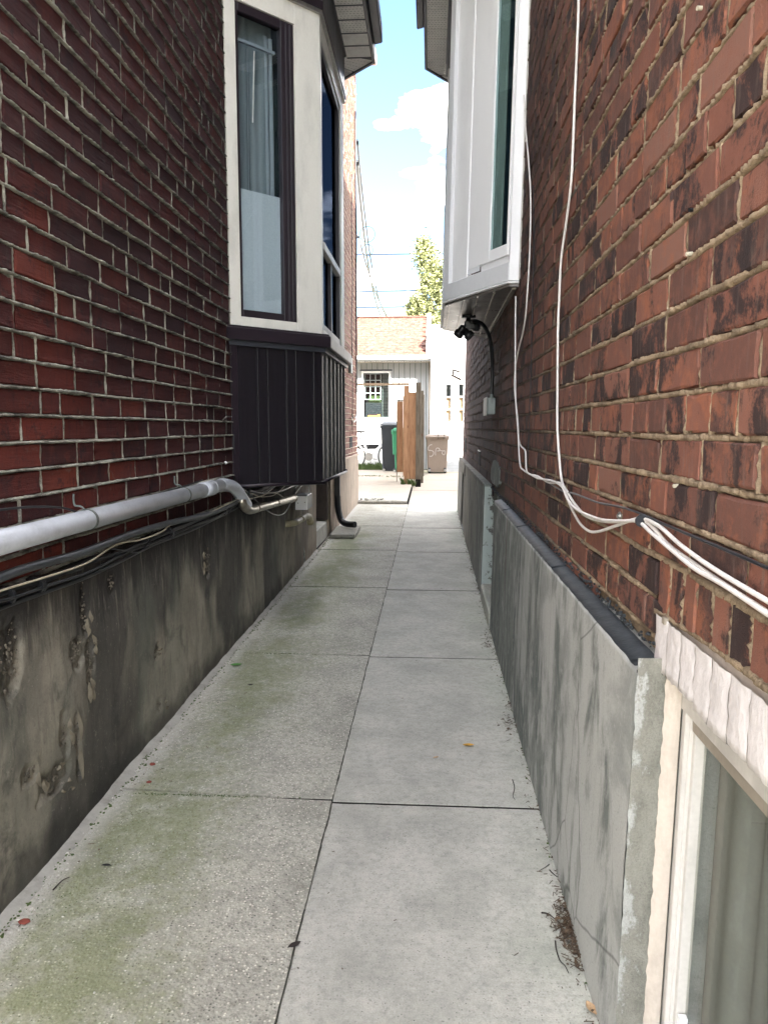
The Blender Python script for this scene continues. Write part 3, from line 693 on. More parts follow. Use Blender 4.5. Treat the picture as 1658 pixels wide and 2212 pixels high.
def bay_poly(d, sgn_x=-1.08):
    P_ = offpoly([A, B, Cp, D], d)
    a = P_[0]; P_[0] = Vector((BX0, a.y - (BX0 - a.x) * -1 * 1.0)) if False else Vector((BX0 + .0, A.y - d * 1.4142)); P_[-1] = Vector((BX0, D.y + d * 1.4142))
    return [(p.x, p.y) for p in P_]
core = MB().prism(bay_poly(-.022) + [(-1.3, 5.7), (-1.3, 4.0)], .985, 1.74)
part('bay_base_core', core, M['dark'], left)
def siding(Fr, W, n, z0, z1, start=0.03):
    w = (W - start) / n
    for i in range(n):
        s0 = start + i * w; mb = MB().obox(Fr, s0 + .004, s0 + w * .64, -.02, 0, z0, z1)
        mb.obox(Fr, s0 + w * .64, s0 + w * .72, -.02, .011, z0, z1); mb.obox(Fr, s0 + w * .72, s0 + w - .004, -.02, .004, z0, z1); mb.obox(Fr, s0 + w - .004, s0 + w + .004, -.02, -.004, z0, z1)
        part('siding_plank', mb, M['brownsid'], left, bevel=.002)
siding(F1, W1, 3, .975, 1.735, .035); siding(F2, W2, 6, .965, 1.715, .0); siding(F3, W3, 4, .965, 1.72, 0)
part('corner_moulding', MB().obox(F1, -.01, .033, -.02, .012, .97, 1.735), M['brown'], left, bevel=.003)
pb = bay_poly(.012); pi = bay_poly(-.03)
tr = MB()
for i in range(3):
    a, b = Vector(pb[i]), Vector(pb[i + 1]); tr.tube([(a.x, a.y, .970), (b.x, b.y, .960)], .010, 6)
part('bottom_trim', tr, M['brown'], left, True)
part('bay_underside', MB().prism(bay_poly(-.004) + [(-1.06, 5.8), (-1.06, 3.9)], .955, .975), M['brown'], left)
# sill board: sloping drip cap
s0 = bay_poly(.055); s1 = bay_poly(.03)
part('sill', MB().prism(s0, 1.737, 1.802), M['brown'], left, bevel=.004)
part('sill_cap', MB().prism(bay_poly(.045), 1.8025, 1.812), M['brown'], left)
part('sill_bed_moulding', MB().prism(bay_poly(.024), 1.712, 1.737), M['fascia'], left)
# angled near face: cream casing, brown sash, glass
zt = 3.42
part('casing', MB().obox(F1, 0.0, .066, -.05, .004, 1.812, 3.62), M['cream'], left, bevel=.002)
part('casing', MB().obox(F1, .428, W1 - .002, -.05, .004, 1.812, 3.62), M['cream'], left, bevel=.002)
part('casing', MB().obox(F1, .066, .428, -.05, .0035, 1.812, 1.866), M['cream'], left, bevel=.002)
part('casing', MB().obox(F1, .066, .428, -.05, .0035, 3.43, 3.62), M['cream'], left, bevel=.002)
sash = part('window', MB().obox(F1, .066, .086, -.045, -.006, 1.866, 3.43).obox(F1, .345, .428, -.045, -.006, 1.866, 3.43).obox(F1, .086, .345, -.045, -.006, 1.866, 1.905).obox(F1, .086, .345, -.045, -.006, 3.385, 3.43)
     .obox(F1, .372, .380, -.02, .002, 1.87, 3.42).obox(F1, .398, .404, -.02, .001, 1.87, 3.42), M['brown'], left, bevel=.003)
part('pane', MB().obox(F1, .084, .347, -.032, -.026, 1.903, 3.387), M['glass'], sash)
# interior of the bay, with the half-height film, curtain and reflection sheet
part('room_shell', MB().box(-1.65, -1.63, 3.9, 5.8, 1.8, 3.7).box(-1.65, -.70, 4.28, 4.30, 1.8, 3.7), M['dark'], left)
def drape(Fr, s0_, s1_, d, z0, z1, amp, per):
    vs_ = []; fs = []; n = 60
    for i in range(n + 1):
        s_ = s0_ + (s1_ - s0_) * i / n; dd = d + amp * math.sin(s_ * per) + amp * .5 * math.sin(s_ * per * 2.3 + 1)
        for z in (z0, z1): vs_.append((Fr[0][0] + Fr[1][0] * s_ + Fr[2][0] * dd, Fr[0][1] + Fr[1][1] * s_ + Fr[2][1] * dd, z))
    for i in range(n): fs.append((2 * i, 2 * i + 2, 2 * i + 3, 2 * i + 1))
    return MB().add(vs_, fs)
part('window_film', MB().obox(F1, .085, .346, -.040, -.037, 1.90, 2.53), M['curtaing'], left)
part('curtain', drape(F1, .29, .345, -.085, 2.40, 3.36, .006, 90), M['curtain'], left, True)
part('curtain', drape(F1, .05, .36, -.12, 1.85, 3.5, .006, 45), paint('slate_reflection', (0.17, 0.20, 0.215), .9, .1, .05), left, True)  # slate sheet imitates the hazy reflection of the opposite wall in the pane
part('blind_rod', MB().obox(F1, .09, .34, -.07, -.055, 3.27, 3.285), M['curtain'], left)
wa = F1; q0 = Vector((wa[0][0] + wa[1][0] * .215 - wa[2][0] * .06, wa[0][1] + wa[1][1] * .215 - wa[2][1] * .06, 3.25))
part('blind_wand', MB().tube([q0, q0 + Vector((-.012, -.012, -.36))], .004, 6), M['whitec'], left)
part('blind_cord', MB().tube([q0 + Vector((-.03, -.03, .0)), q0 + Vector((-.035, -.035, -.75))], .0015, 5), M['curtain'], left)
# front face: sashes seen edge-on
cas = lambda a, b, z0, z1, d=.004: part('casing', MB().obox(F2, a, b, -.05, d, z0, z1), M['cream'], left, bevel=.002)
cas(0, .055, 1.812, 3.62); cas(W2 - .16, W2, 1.812, 3.62); cas(.055, W2 - .16, 1.812, 1.85); cas(.055, W2 - .16, 3.44, 3.62)
w2 = part('window', MB().obox(F2, .055, .10, -.05, -.004, 1.85, 3.44).obox(F2, W2 - .215, W2 - .16, -.05, -.004, 1.85, 3.44).obox(F2, .10, W2 - .215, -.05, -.004, 1.85, 1.89)
          .obox(F2, .10, W2 - .215, -.05, -.004, 3.40, 3.44).obox(F2, .48, .52, -.05, -.008, 1.89, 2.32), M['brown'], left, bevel=.003)
part('meeting_rail', MB().obox(F2, .10, W2 - .215, -.045, .004, 2.315, 2.355), M['cream'], w2)
part('pane', MB().obox(F2, .10, W2 - .215, -.032, -.027, 1.89, 3.40), glassm('screened_glass', (.5, .55, .6), (.08, .10, .14), k=.25), w2)
part('curtain', drape(F2, .52, W2 - .22, -.06, 1.86, 2.31, .004, 50), M['curtain'], left, True)
for a_, b_ in ((0, .06), (W3 - .08, W3)): part('casing', MB().obox(F3, a_, b_, -.05, .004, 1.812, 3.62), M['cream'], left)
part('window', MB().obox(F3, .06, W3 - .08, -.05, -.004, 1.812, 3.62), M['brown'], left)
part('bay_room_floor', MB().prism(bay_poly(-.03), 1.79, 1.80), M['dark'], left)
# frieze, soffit, eave
part('frieze', MB().prism(bay_poly(.014), 3.60, 3.88), M['fascia'], left, bevel=.003)
part('frieze_drip', MB().prism(bay_poly(.026), 3.555, 3.60), M['brown'], left, bevel=.003)
part('head_flashing', MB().prism(bay_poly(.020), 3.535, 3.555), M['metal'], left)
EVZ = 3.84
ei = bay_poly(.03); eo = bay_poly(.20)
part('soffit_backing', MB().prism(eo, EVZ + .012, EVZ + .03), M['fascia'], left)
def perforated(poly, z, root, mat, dark, n=(7, 6)):
    a, b, c, d = [Vector(p) for p in poly]                # quad a-b outer edge, d-c inner edge
    part('soffit_panel', MB().prism([tuple(a), tuple(b), tuple(c), tuple(d)], z, z + .006), mat, root)
    mb = MB()
    for i in range(n[0]):
        for j in range(n[1]):
            u = (i + .5 + (.35 if j % 2 else 0)) / (n[0] + .5); v = (j + .6) / (n[1] + .2)
            if u > .96: continue
            p = (a.lerp(d, u)).lerp(b.lerp(c, u), v); ww = (d - a).normalized() * .0055; hh = (b - a).normalized() * .0014
            mb.add([(*(p - ww - hh), z - .0006), (*(p + ww - hh), z - .0006), (*(p + ww + hh), z - .0006), (*(p - ww + hh), z - .0006)], [(0, 1, 2, 3)])
    return mb
slots = MB(); tl = MB()
npan = 7
for i in range(npan):
    y0_ = 4.31 + i * (5.43 - 4.31) / npan; y1_ = y0_ + (5.43 - 4.31) / npan - .008
    q = [(eo[1][0], y0_), (eo[1][0], y1_), (ei[1][0], y1_), (ei[1][0], y0_)]
    m_ = perforated(q, EVZ, left, M['soffit'], M['dark'])
    if i in (0, 1, 2, 3, 4): slots.add(m_.v, m_.f)
    tl.box(ei[1][0], eo[1][0], y1_, y1_ + .008, EVZ - .004, EVZ + .004)
o2, i2, o3, i3 = Vector(eo[2]), Vector(ei[2]), Vector(eo[3]), Vector(ei[3])
for i in range(4):
    t0, t1 = i / 4, (i + 1) / 4 - .02
    q = [tuple(o2.lerp(o3, t0)), tuple(o2.lerp(o3, t1)), tuple(i2.lerp(i3, t1)), tuple(i2.lerp(i3, t0))]; m_ = perforated(q, EVZ, left, M['soffit'], M['dark'], (7, 4)); slots.add(m_.v, m_.f)
o0, i0, o1, i1 = Vector(eo[0]), Vector(ei[0]), Vector(eo[1]), Vector(ei[1])
for i in range(4):
    t0, t1 = i / 4, (i + 1) / 4 - .02
    q = [tuple(o0.lerp(o1, t0)), tuple(o0.lerp(o1, t1)), tuple(i0.lerp(i1, t1)), tuple(i0.lerp(i1, t0))]; m_ = perforated(q, EVZ, left, M['soffit'], M['dark'], (7, 4)); slots.add(m_.v, m_.f)
part('soffit_slots', slots, M['dark'], left, stuff=True); part('soffit_joint_strip', tl, M['fascia'], left)
fb = MB(); fo = bay_poly(.222); gt = bay_poly(.29)
for i in range(3):
    a, b, c, d = Vector(eo[i]), Vector(eo[i + 1]), Vector(fo[i + 1]), Vector(fo[i])
    fb.prism([tuple(a), tuple(b), tuple(c), tuple(d)], EVZ - .012, EVZ + .15)
part('eave_fascia', fb, M['fascia'], left, bevel=.003)
g_ = MB(); a, b, c, d = Vector(fo[1]), Vector(fo[2]), Vector(gt[2]), Vector(gt[1]); g_.prism([(a.x, a.y), (b.x, b.y - .12), (b.x + .06, b.y - .14), (a.x + .06, a.y)], EVZ + .05, EVZ + .16)
part('bay_gutter', g_, M['fascia'], left, bevel=.008)
part('bay_roof', MB().prism(fo, EVZ + .151, EVZ + .19), M['roofdark'], left)

BAYK = None
# ------------------------------------------------------------------ right house
right = thing('brick_house', 'brown brick house on the right with a white bay window and grey parged foundation', 'house', LBASE); leanify(right)
rc = []; zb = 1.265 - 6 * .077; k = 0
WY0, WY1 = -.3, 1.335          # basement window opening along the alley
while zb + k * .077 < 3.95:
    z0 = zb + k * .077; z1 = z0 + .077
    header = (k % 6 == 0)
    sp_ = []
    ymin = .25
    if k == 0: sp_ = [(1.9, 4.32), (5.15, 9.9)]
    elif z1 < 1.035: sp_ = [(1.415 - (0.0 if z0 > .9 else .06), 4.32 if z0 < .9 else 10.08)]
    else: sp_ = [(ymin, 4.02 if z0 > 2.0 else 10.08)]
    if k > 0 and z0 < .9: sp_ = [(1.36, 4.32), (5.15, 10.02)]
    if z0 > 2.0: sp_.append((6.2, 10.10))
    rc.append(dict(z0=z0, z1=z1, spans=sp_, unit=.108 if header and k > 0 else .224)); k += 1
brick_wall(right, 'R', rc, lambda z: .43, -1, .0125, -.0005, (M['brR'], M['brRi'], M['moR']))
# soldier course over the basement window
gr = random.Random(11); so_m = MB()
for i in range(17):
    y1_ = 1.408 - i * .0685; y0_ = y1_ - .0685; arch = .020 * (1 - ((i - 8) / 9) ** 2)
    zlo, zhi = .928 + arch, 1.036 
    L = .0685 - .007; vs_, fs = brick_geo(L, zhi - zlo - .006, .012, gr, -1)
    o = part('brick', mesh_of('brick', MB().add(vs_, fs)), M['brR'], right); o.location = (.43, (y0_ + y1_) / 2, (zlo + zhi) / 2)
    ribbon(so_m, [(.43, y0_, z) for z in frange(zlo, zhi, .006)], 'y', -1, .004, -.001, i * 2.2)
ribbon(so_m, [(.43, y, .930 + .020 * (1 - ((1.408 - y) / .0685 - 8.5) ** 2 / 81)) for y in frange(.25, 1.41, .006)], 'z', -1, .008, .002, 77)
part('soldier_mortar', so_m, M['moR'], right, True, stuff=True)
# white painted rough lintel bricks under it
gr = random.Random(12)
for i in range(17):
    y1_ = 1.385 - i * .069; y0_ = y1_ - .0675; bot = .836 + gr.uniform(-.006, .004); n = 6
    vs_ = []; fs = []
    for a in range(n + 1):
        for b in range(9):
            y = y0_ + (y1_ - y0_) * a / n; zz = bot + (.934 - bot) * b / 8 + .004 * mn.noise(Vector((y * 60, b, 3)))
            d = .005 + .0022 * math.sin(math.pi * a / n) ** .3 + .0035 * mn.noise(Vector((y * 80, zz * 50, 6)))
            vs_.append((.43 - d, y, zz))
    for a in range(n):
        for b in range(8): fs.append((a * 9 + b, a * 9 + b + 1, (a + 1) * 9 + b + 1, (a + 1) * 9 + b))
    b0 = len(vs_)
    for a in range(n + 1): y = y0_ + (y1_ - y0_) * a / n; vs_.append((.50, y, bot + .004)); 
    for a in range(n): fs.append((a * 9, (a + 1) * 9, b0 + a + 1, b0 + a))
    part('painted_lintel_brick', MB().add(vs_, fs), M['paintw'], right, True)
part('lintel_core', MB().box(.434, .50, .2, 1.388, .848, .94), M['caulk'], right)
part('cable_plug', MB().box(.420, .43, 1.325, 1.340, .927, .939), M['framet'], right)
# body of the house
part('wall_core', MB().box(.442, 8, 1.42, 10.07, .85, 6.09).box(.442, 8, -1.6, 1.42, .94, 6.09).box(.56, 8, 1.42, 10.05, -.1, .85).box(.60, 8, -1.6, 1.42, -.1, .94).box(.43, .6, -1.6, -.32, -.1, .95), M['moR'], right)
part('roof', MB().box(.12, 8.2, -1.75, 10.35, 6.10, 6.21), M['roofdark'], right)
# foundation parging (near and far), with ledge flashing
XP = .38
rf = MB(); rf.add(*relief(WY1, 4.40, lambda y: gz(y) - .03, .838, XP, -1, .012, .003, 21)); part('foundation', rf, M['renR'], right, True)
part('foundation_core', MB().box(XP + .012, .56, WY1 + .010, 4.385, -.1, .825).box(XP + .012, .56, 5.215, 10.0, -.1, .87), M['renR'], right)
M['jambc'] = paint('rough_jamb_concrete', (0.25, 0.24, 0.21), 0.9, 0.2, 0.2, 30, 0.9)
def reveal():
    s = SH('rough_reveal_concrete', 0.92, 0.15); pos = s.pos(); x, y, z = s.sep(); f = s.noise(pos, 260, 5, .75); n = s.noise(s.scaled(pos, (1, 1, .6)), 26, 7, .75); b = s.noise(s.scaled(pos, (1, 1, .5)), 7, 4)
    c = s.mix(s.smooth(n, .4, .7), (0.29, 0.28, 0.24), (0.20, 0.195, 0.165))
    g = s.math('ADD', s.math('ADD', n, s.math('MULTIPLY', b, .5)), s.math('MULTIPLY', s.math('SUBTRACT', .405, x), 5.5))
    c = s.mix(s.math('MULTIPLY', s.smooth(g, .90, 1.02), .75), c, (0.52, 0.52, 0.50)); s.color(s.mix(.4, c, f, 'OVERLAY')); s.bump(s.math('ADD', f, s.math('MULTIPLY', n, 1.5)), 1, .005); return s.m
# window jamb
jm = MB(); vs_ = []; fs = []; nx, nz = 8, 70
for i in range(nx + 1):
    for j in range(nz + 1):
        x = XP + (.50 - XP) * i / nx; z = -.0 + .842 * j / nz; d = .004 * mn.noise(Vector((x * 60, z * 25, 8))) + .002 * mn.noise(Vector((x * 200, z * 150, 1)))
        vs_.append((x + (.003 * mn.noise(Vector((z * 40, 0, 5))) if i == 0 else 0), WY1 - .002 - d + (.02 * (x - XP)), z + gz(1.3)))
for i in range(nx):
    for j in range(nz): fs.append((i * (nz + 1) + j, (i + 1) * (nz + 1) + j, (i + 1) * (nz + 1) + j + 1, i * (nz + 1) + j + 1))
part('window_reveal', MB().add(vs_, fs), reveal(), right, True)
vs_ = []; fs = []
for j in range(90):
    z = .02 + .81 * j / 89; w = .006 + .004 * mn.noise(Vector((z * 50, 2, 0)))
    vs_ += [(.437 - w, WY1 - .006, z), (.445, WY1 - .018, z), (.458, WY1 - .016, z)]
    if j: b = j * 3; fs += [(b - 3, b, b + 1, b - 2), (b - 2, b + 1, b + 2, b - 1)]
part('window_caulking', MB().add(vs_, fs), M['caulk'], right, True)
# basement window: frame channels, sliding pane
XW = .492
bw = part('window', MB().box(.458, .478, WY0, WY1 - .016, .775, .835).box(.462, .476, WY1 - .03, WY1 - .012, .0, .835).box(.470, .482, WY1 - .034, WY1 - .026, .0, .80)
          .box(.476, .498, WY1 - .045, WY1 - .030, .0, .79).box(.455, .5, WY0, WY1 - .02, .0, .03), M['framew'], right, bevel=.001)
part('window_head', MB().box(.470, .502, WY0, WY1 - .045, .745, .774), M['framet'], bw)
part('pane', MB().box(XW, XW + .004, WY0, WY1 - .047, .03, .745), glassm('basement_glass', (0.88, 0.89, 0.87), (.9, .9, .9), k=0.35), bw)
part('sash_latch', MB().box(.478, .492, WY1 - .062, WY1 - .05, .17, .20), M['white'], bw)
M['bdrape'] = paint('grey_green_curtain', (0.20, 0.20, 0.185), 0.9, 0.1, 0.1, 5)
vs_ = []; fs = []
for i in range(200):
    y = -.3 + 1.6 * i / 199; x = .53 + .010 * math.sin(y * 34) + .006 * math.sin(y * 71 + 1)
    vs_ += [(x, y, .0), (x, y, .80)]
    if i: b = i * 2; fs.append((b - 2, b, b + 1, b - 1))
part('curtain', MB().add(vs_, fs), M['bdrape'], right, True)
# ledge flashing: sloping slabs of black membrane
for i, (ya, yb) in enumerate(((1.36, 2.3), (2.3, 3.25), (3.25, 3.9), (3.9, 4.42))):
    vs_ = []; fs = []; ys = frange(ya, yb, .025)
    for y in ys:
        w = .002 * mn.noise(Vector((y * 25, 1, 1)))
        vs_ += [(XP + .004 + w, y, .822), (XP + .002 + w, y, .842 + i * .002), (.427, y, .852 + i * .002 + w * .6)]
    for k in range(len(ys) - 1): b = k * 3; fs += [(b, b + 1, b + 4, b + 3), (b + 1, b + 2, b + 5, b + 4)]
    fs.append((0, 2, 1)); part('ledge_flashing', MB().add(vs_, fs), M['slate'], right, True)
rough = MB(); gr = random.Random(9)
for i in range(420):
    y = gr.uniform(1.40, 5.2); s_ = gr.uniform(.0015, .005); rough.ball((.426 + gr.uniform(-.004, .004), y, .858 + abs(gr.gauss(0, .010))), s_, 5, 3, 1, 1.8, 1)
part('mortar_crumbs', rough, M['slate'], right, stuff=True)
# far parging with opening, ledge cap
rf = MB(); rf.add(*relief(5.2, 8.10, lambda y: gz(y) - .03, .872, XP, -1, .03, .004, 31)); rf.add(*relief(8.75, 10.06, lambda y: gz(y) - .03, .872, XP, -1, .03, .004, 31))
rf.box(XP, XP + .03, 8.10, 8.75, .75, .87); part('foundation', rf, M['renR'], right, True)
part('foundation_opening', MB().box(XP + .05, XP + .06, 8.05, 8.8, .1, .78), M['dark'], right)
part('ledge_cap', MB().box(XP - .006, .43, 5.19, 10.08, .872, .888), M['renR'], right, bevel=.004)
vs_ = []; fs = []
for i in range(9):
    for j in range(60):
        x = XP + .09 * i / 8; z = .06 + .81 * j / 59; vs_.append((x, 5.195 - .004 * mn.noise(Vector((x * 50, z * 20, 2))), z))
for i in range(8):
    for j in range(59): fs.append((i * 60 + j, (i + 1) * 60 + j, (i + 1) * 60 + j + 1, i * 60 + j + 1))
def flaky(name):
    s = SH(name, 0.85, 0.2); n = s.noise(s.pos(), 18, 7, 0.75); x, y, z = s.sep()
    g = s.math('ADD', n, s.math('MULTIPLY', s.math('SUBTRACT', .47, x), 2.0))
    c = s.mix(s.smooth(g, 0.52, 0.58), (0.10, 0.10, 0.088), (0.33, 0.37, 0.345)); s.color(c); s.bump(n, .8, .006); return s.m
part('parging_end', MB().add(vs_, fs), flaky('flaking_green_white_paint'), right, True)
part('sill_block', MB().gbox(XP - .005, .56, 4.41, 5.19, -.02, .10), M['pathR'], right, bevel=.01)
part('window_well_back', MB().box(.52, .55, 4.40, 5.2, .1, .86), M['dark'], right)
vs_ = []; ptch = [(4.62, .93), (4.62, 1.02), (4.75, 1.06), (4.95, 1.07), (5.12, 1.055), (5.25, 1.0), (5.27, .925), (5.1, .90), (4.9, .905), (4.75, .90)]
part('parging_patch', MB().add([(.424, y, z) for y, z in ptch] + [(.44, y, z) for y, z in ptch], [tuple(range(10))] + [(i, (i + 1) % 10, 10 + (i + 1) % 10, 10 + i) for i in range(10)]), M['renR'], right)
part('vent_slot', MB().box(.426, .432, 6.45, 6.72, .955, 1.075), M['dark'], right)
part('vent_slot_cap', MB().box(.418, .432, 6.44, 6.70, 1.075, 1.085), M['metal'], right)
part('vent_slot', MB().box(.426, .432, 9.1, 9.45, .98, 1.16), M['dark'], right)

# ---- right bay window (hung on the leaning wall)
a0 = Vector((.43, 3.985)); a1 = Vector((.372, 3.985)); a2 = Vector((.044, 4.637)); a3 = Vector((.044, 5.75)); a4 = Vector((.43, 6.30))
def rpoly(d):
    P_ = [a0, a1, a2, a3, a4]; out = []
    for i, p in enumerate(P_):
        if i == 0: out.append((.43, p.y - d)); continue
        if i == 4: out.append((.43, p.y + d * 1.2)); continue
        u1 = (P_[i] - P_[i - 1]).normalized(); u2 = (P_[i + 1] - P_[i]).normalized(); n1 = Vector((-u1.y, u1.x)) * -1; n2 = Vector((-u2.y, u2.x)) * -1
        n1 = Vector((u1.y, -u1.x)) * -1; n2 = Vector((u2.y, -u2.x)) * -1
        n1 = -n1; n2 = -n2
        # outward is to the left of travel direction reversed: choose side away from the wall
        if n1.dot(Vector((.43, 5.1)) - P_[i]) > 0: n1 = -n1
        if n2.dot(Vector((.43, 5.1)) - P_[i]) > 0: n2 = -n2
        bs = (n1 + n2).normalized(); q = p + bs * d / max(.4, bs.dot(n1)); out.append((q.x, q.y))
    return out
G1 = ((a1.x, a1.y), tuple((a2 - a1).normalized()), None); u = (a2 - a1).normalized(); n = Vector((-u.y, u.x));
if n.dot(Vector((.43, 5.1)) - a1) > 0: n = -n
G1 = ((a1.x, a1.y), (u.x, u.y), (n.x, n.y)); WG = (a2 - a1).length
G2 = ((a2.x, a2.y), (0, 1), (-1, 0))
ZU = 2.03
part('bay_sill_band', MB().prism(rpoly(0), ZU + .012, 2.138), M['whiteg'], right, bevel=.004)
part('sill_corner_cap', MB().box(.376, .428, 3.981, 4.02, ZU + .014, 2.139), M['white'], right)
part('drip_edge', MB().prism(rpoly(.002), ZU, ZU + .010), M['white'], right, bevel=.002)
part('bay_underside', MB().prism(rpoly(-.014), ZU - .014, ZU - .001), M['under'], right)
for (xa, ya, xb, yb, w) in ((.318, 4.17, .36, 6.05, .004), (.235, 4.30, .265, 5.95, .003), (.165, 4.42, .165, 5.75, .003), (.41, 4.05, .425, 6.2, .009), (.085, 4.60, .085, 5.7, .004)):
    part('underside_seam', MB().prism([(xa - w, ya), (xa + w, ya), (xb + w, yb), (xb - w, yb)], ZU - .021, ZU - .0142), M['seam'], right)
inn = rpoly(-.03)
part('bay_head', MB().prism(inn, 3.83, 4.0), M['white'], right)
part('bay_room_floor', MB().prism(inn, 2.138, 2.15), M['white'], right)
ZH = 3.84
def gp(s0, s1, d0, d1, z0, z1, m='white', nm='casing', bv=.002, F=G1): return part(nm, MB().obox(F, s0, s1, d0, d1, z0, z1), M[m], right, bevel=bv)
gp(WG - .235, WG - .02, -.06, -.028, 2.138, ZH)                       # broad flat casing
gp(WG - .055, WG, -.05, -.004, 2.138, ZH, 'whiteg', 'corner_post')
gp(WG - .385, WG - .237, -.06, -.034, 2.19, ZH)
gp(.0, .048, -.06, -.030, 2.138, ZH)
gp(.048, WG - .385, -.06, -.036, 2.138, 2.185)
gp(WG - .372, WG - .236, -.036, -.0345, 2.16, 2.19, 'whiteg')
part('caulk_line', MB().obox(G1, WG - .3865, WG - .3845, -.04, -.0325, 2.19, ZH), M['caulk'], right)
wr = part('window', MB().obox(G1, .048, .066, -.06, -.022, 2.185, ZH).obox(G1, .235, WG - .388, -.06, -.022, 2.185, ZH).obox(G1, .066, .235, -.06, -.022, 2.185, 2.245).obox(G1, .230, .236, -.03, -.019, 2.245, ZH), M['white'], right, bevel=.003)
part('pane', MB().obox(G1, .064, .236, -.0295, -.026, 2.243, ZH), M['glassd'], wr)
part('drape', drape(G1, .125, .232, -.036, 2.2, 3.8, .003, 160), M['blindg'], right, True)
part('reflection_panel', MB().obox(G1, .05, .236, -.052, -.048, 2.2, 3.8), paint('navy_reflection', (.018, .028, .042), .7, .2, .05), right)  # navy panel behind the pane, painted to stand in for its reflection
part('room_wall', MB().obox(G1, .0, WG, -.30, -.28, 2.15, 3.83), M['dark'], right)
gp(0, .10, -.05, -.004, 2.138, ZH, 'whiteg', 'corner_post', F=G2); gp(.10, 1.0, -.05, -.02, 2.138, 2.30, F=G2); gp(.10, 1.0, -.05, -.02, 3.7, ZH, F=G2); gp(1.0, 1.113, -.05, -.004, 2.138, ZH, 'whiteg', 'corner_post', F=G2)
part('pane', MB().obox(G2, .10, 1.0, -.045, -.04, 2.30, 3.7), M['glassd'], right)
gp(0, .03, 0, .055, 2.138, ZH, 'white', 'edge_trim', F=((.43, 3.985), (0, 1), (-1, 0)))
part('edge_caulk', MB().box(.424, .432, 3.965, 3.985, 2.05, ZH), M['framew'], right, bevel=.002)
# right eave
RZ = 3.92
ro = rpoly(.15); ri = rpoly(.015)
part('soffit_backing', MB().prism(ro, RZ + .012, RZ + .03), M['fascia'], right)
slots = MB()
for i in range(9):
    y0_ = 4.64 + i * .128; y1_ = min(y0_ + .118, 5.80); m_ = perforated([(ro[2][0], y0_), (ro[2][0], y1_), (ri[2][0], y1_), (ri[2][0], y0_)], RZ, right, M['soffit'], M['dark'], (6, 5)); slots.add(m_.v, m_.f)
for (k0, k1) in ((3, 4), (1, 2)):
    o2, o3, i2, i3 = Vector(ro[k0]), Vector(ro[k1]), Vector(ri[k0]), Vector(ri[k1])
    for i in range(5):
        t0, t1 = i / 5, (i + 1) / 5 - .02; m_ = perforated([tuple(o2.lerp(o3, t0)), tuple(o2.lerp(o3, t1)), tuple(i2.lerp(i3, t1)), tuple(i2.lerp(i3, t0))], RZ, right, M['soffit'], M['dark'], (6, 4)); slots.add(m_.v, m_.f)
part('soffit_slots', slots, M['dark'], right, stuff=True)
fo = rpoly(.170); fb = MB()
for i in range(4): fb.prism([ro[i], ro[i + 1], fo[i + 1], fo[i]], RZ - .012, RZ + .12)
part('eave_fascia', fb, M['fascia'], right, bevel=.003)
part('bay_frieze', MB().prism(rpoly(.012), 3.84, RZ + .01), M['fascia'], right)
part('bay_gutter', MB().prism([(fo[2][0] - .05, 4.5), (fo[2][0], 4.5), (fo[2][0], 5.3), (fo[2][0] - .05, 5.32)], RZ + .02, RZ + .13), M['fascia'], right, bevel=.008)
part('bay_roof', MB().prism(fo, RZ + .121, RZ + .16), M['roofdark'], right)

# ------------------------------------------------------------------ the path
path = bpy.data.objects.new('path', None); C.objects.link(path); path['kind'] = 'structure'; path['_base'] = (0, 0, 0)
XJ = -.32
def slab(x0, x1, y0, y1, mat, top=0.0, chip=.003, thick=.09, sk=0.0):
    """one concrete slab: outline with small chips, rounded arris"""
    pts = []
    def edge(xa, ya, xb, yb):
        n = max(2, int(math.hypot(xb - xa, yb - ya) / .035))
        for i in range(n): t = i / n; pts.append((xa + (xb - xa) * t, ya + (yb - ya) * t))
    gx = .0012
    x0 += gx; x1 -= gx; y0 += .0035 + .0012 * max(0, y0); y1 -= .0035 + .0012 * max(0, y1)
    edge(x0, y0 + sk, x1, y0); edge(x1, y0, x1, y1); edge(x1, y1, x0, y1 + sk); edge(x0, y1 + sk, x0, y0 + sk)
    cx, cy = (x0 + x1) / 2, (y0 + y1) / 2; n = len(pts); vs_ = []
    ring = []
    for (x, y) in pts:
        side_ = abs(abs(cx - x) - (x1 - x0) / 2) < .002; c = chip * (.35 if side_ else 1.0) * (.6 + 1.6 * max(0, mn.noise(Vector((x * 30, y * 30, 1)))) * 2); 
        ring.append((x, y, c))
    for lvl in range(3):
        for (x, y, c) in ring:
            dx, dy = (1 if x < cx else -1), (1 if y < cy else -1)
            ex = min(1, max(0, 1 - (abs(cx - x) < (x1 - x0) / 2 - .001))); ey = 1 if abs(abs(cy - y) - (y1 - y0) / 2) < .02 else 0
            ins = (0, 0, 1)[lvl] * c; z = (-thick, -c, 0)[lvl]
            xx = x + dx * ins * ex + (0 if lvl == 2 else 0); yy = y + dy * ins * ey
            vs_.append((xx, yy, gz(yy) + top + z))
    fs = []
    for l in range(2):
        for i in range(n): fs.append((l * n + i, l * n + (i + 1) % n, (l + 1) * n + (i + 1) % n, (l + 1) * n + i))
    fs.append(tuple(range(2 * n, 3 * n)))
    return MB().add(vs_, fs)
Lj = [-2.2, .9, 2.34, 3.856, 5.45, 7.02, 8.6, 10.80]; Rj = [-2.2, .85, 2.325, 3.835, 5.385, 6.94, 8.47, 10.84, 12.9, 15.0, 17.1]
for i in range(len(Lj) - 1): structure('concrete_slab', slab(-1.092, XJ, Lj[i], Lj[i + 1], M['pathL'], sk=.03 if i < 3 else .0), M['pathL'], path)
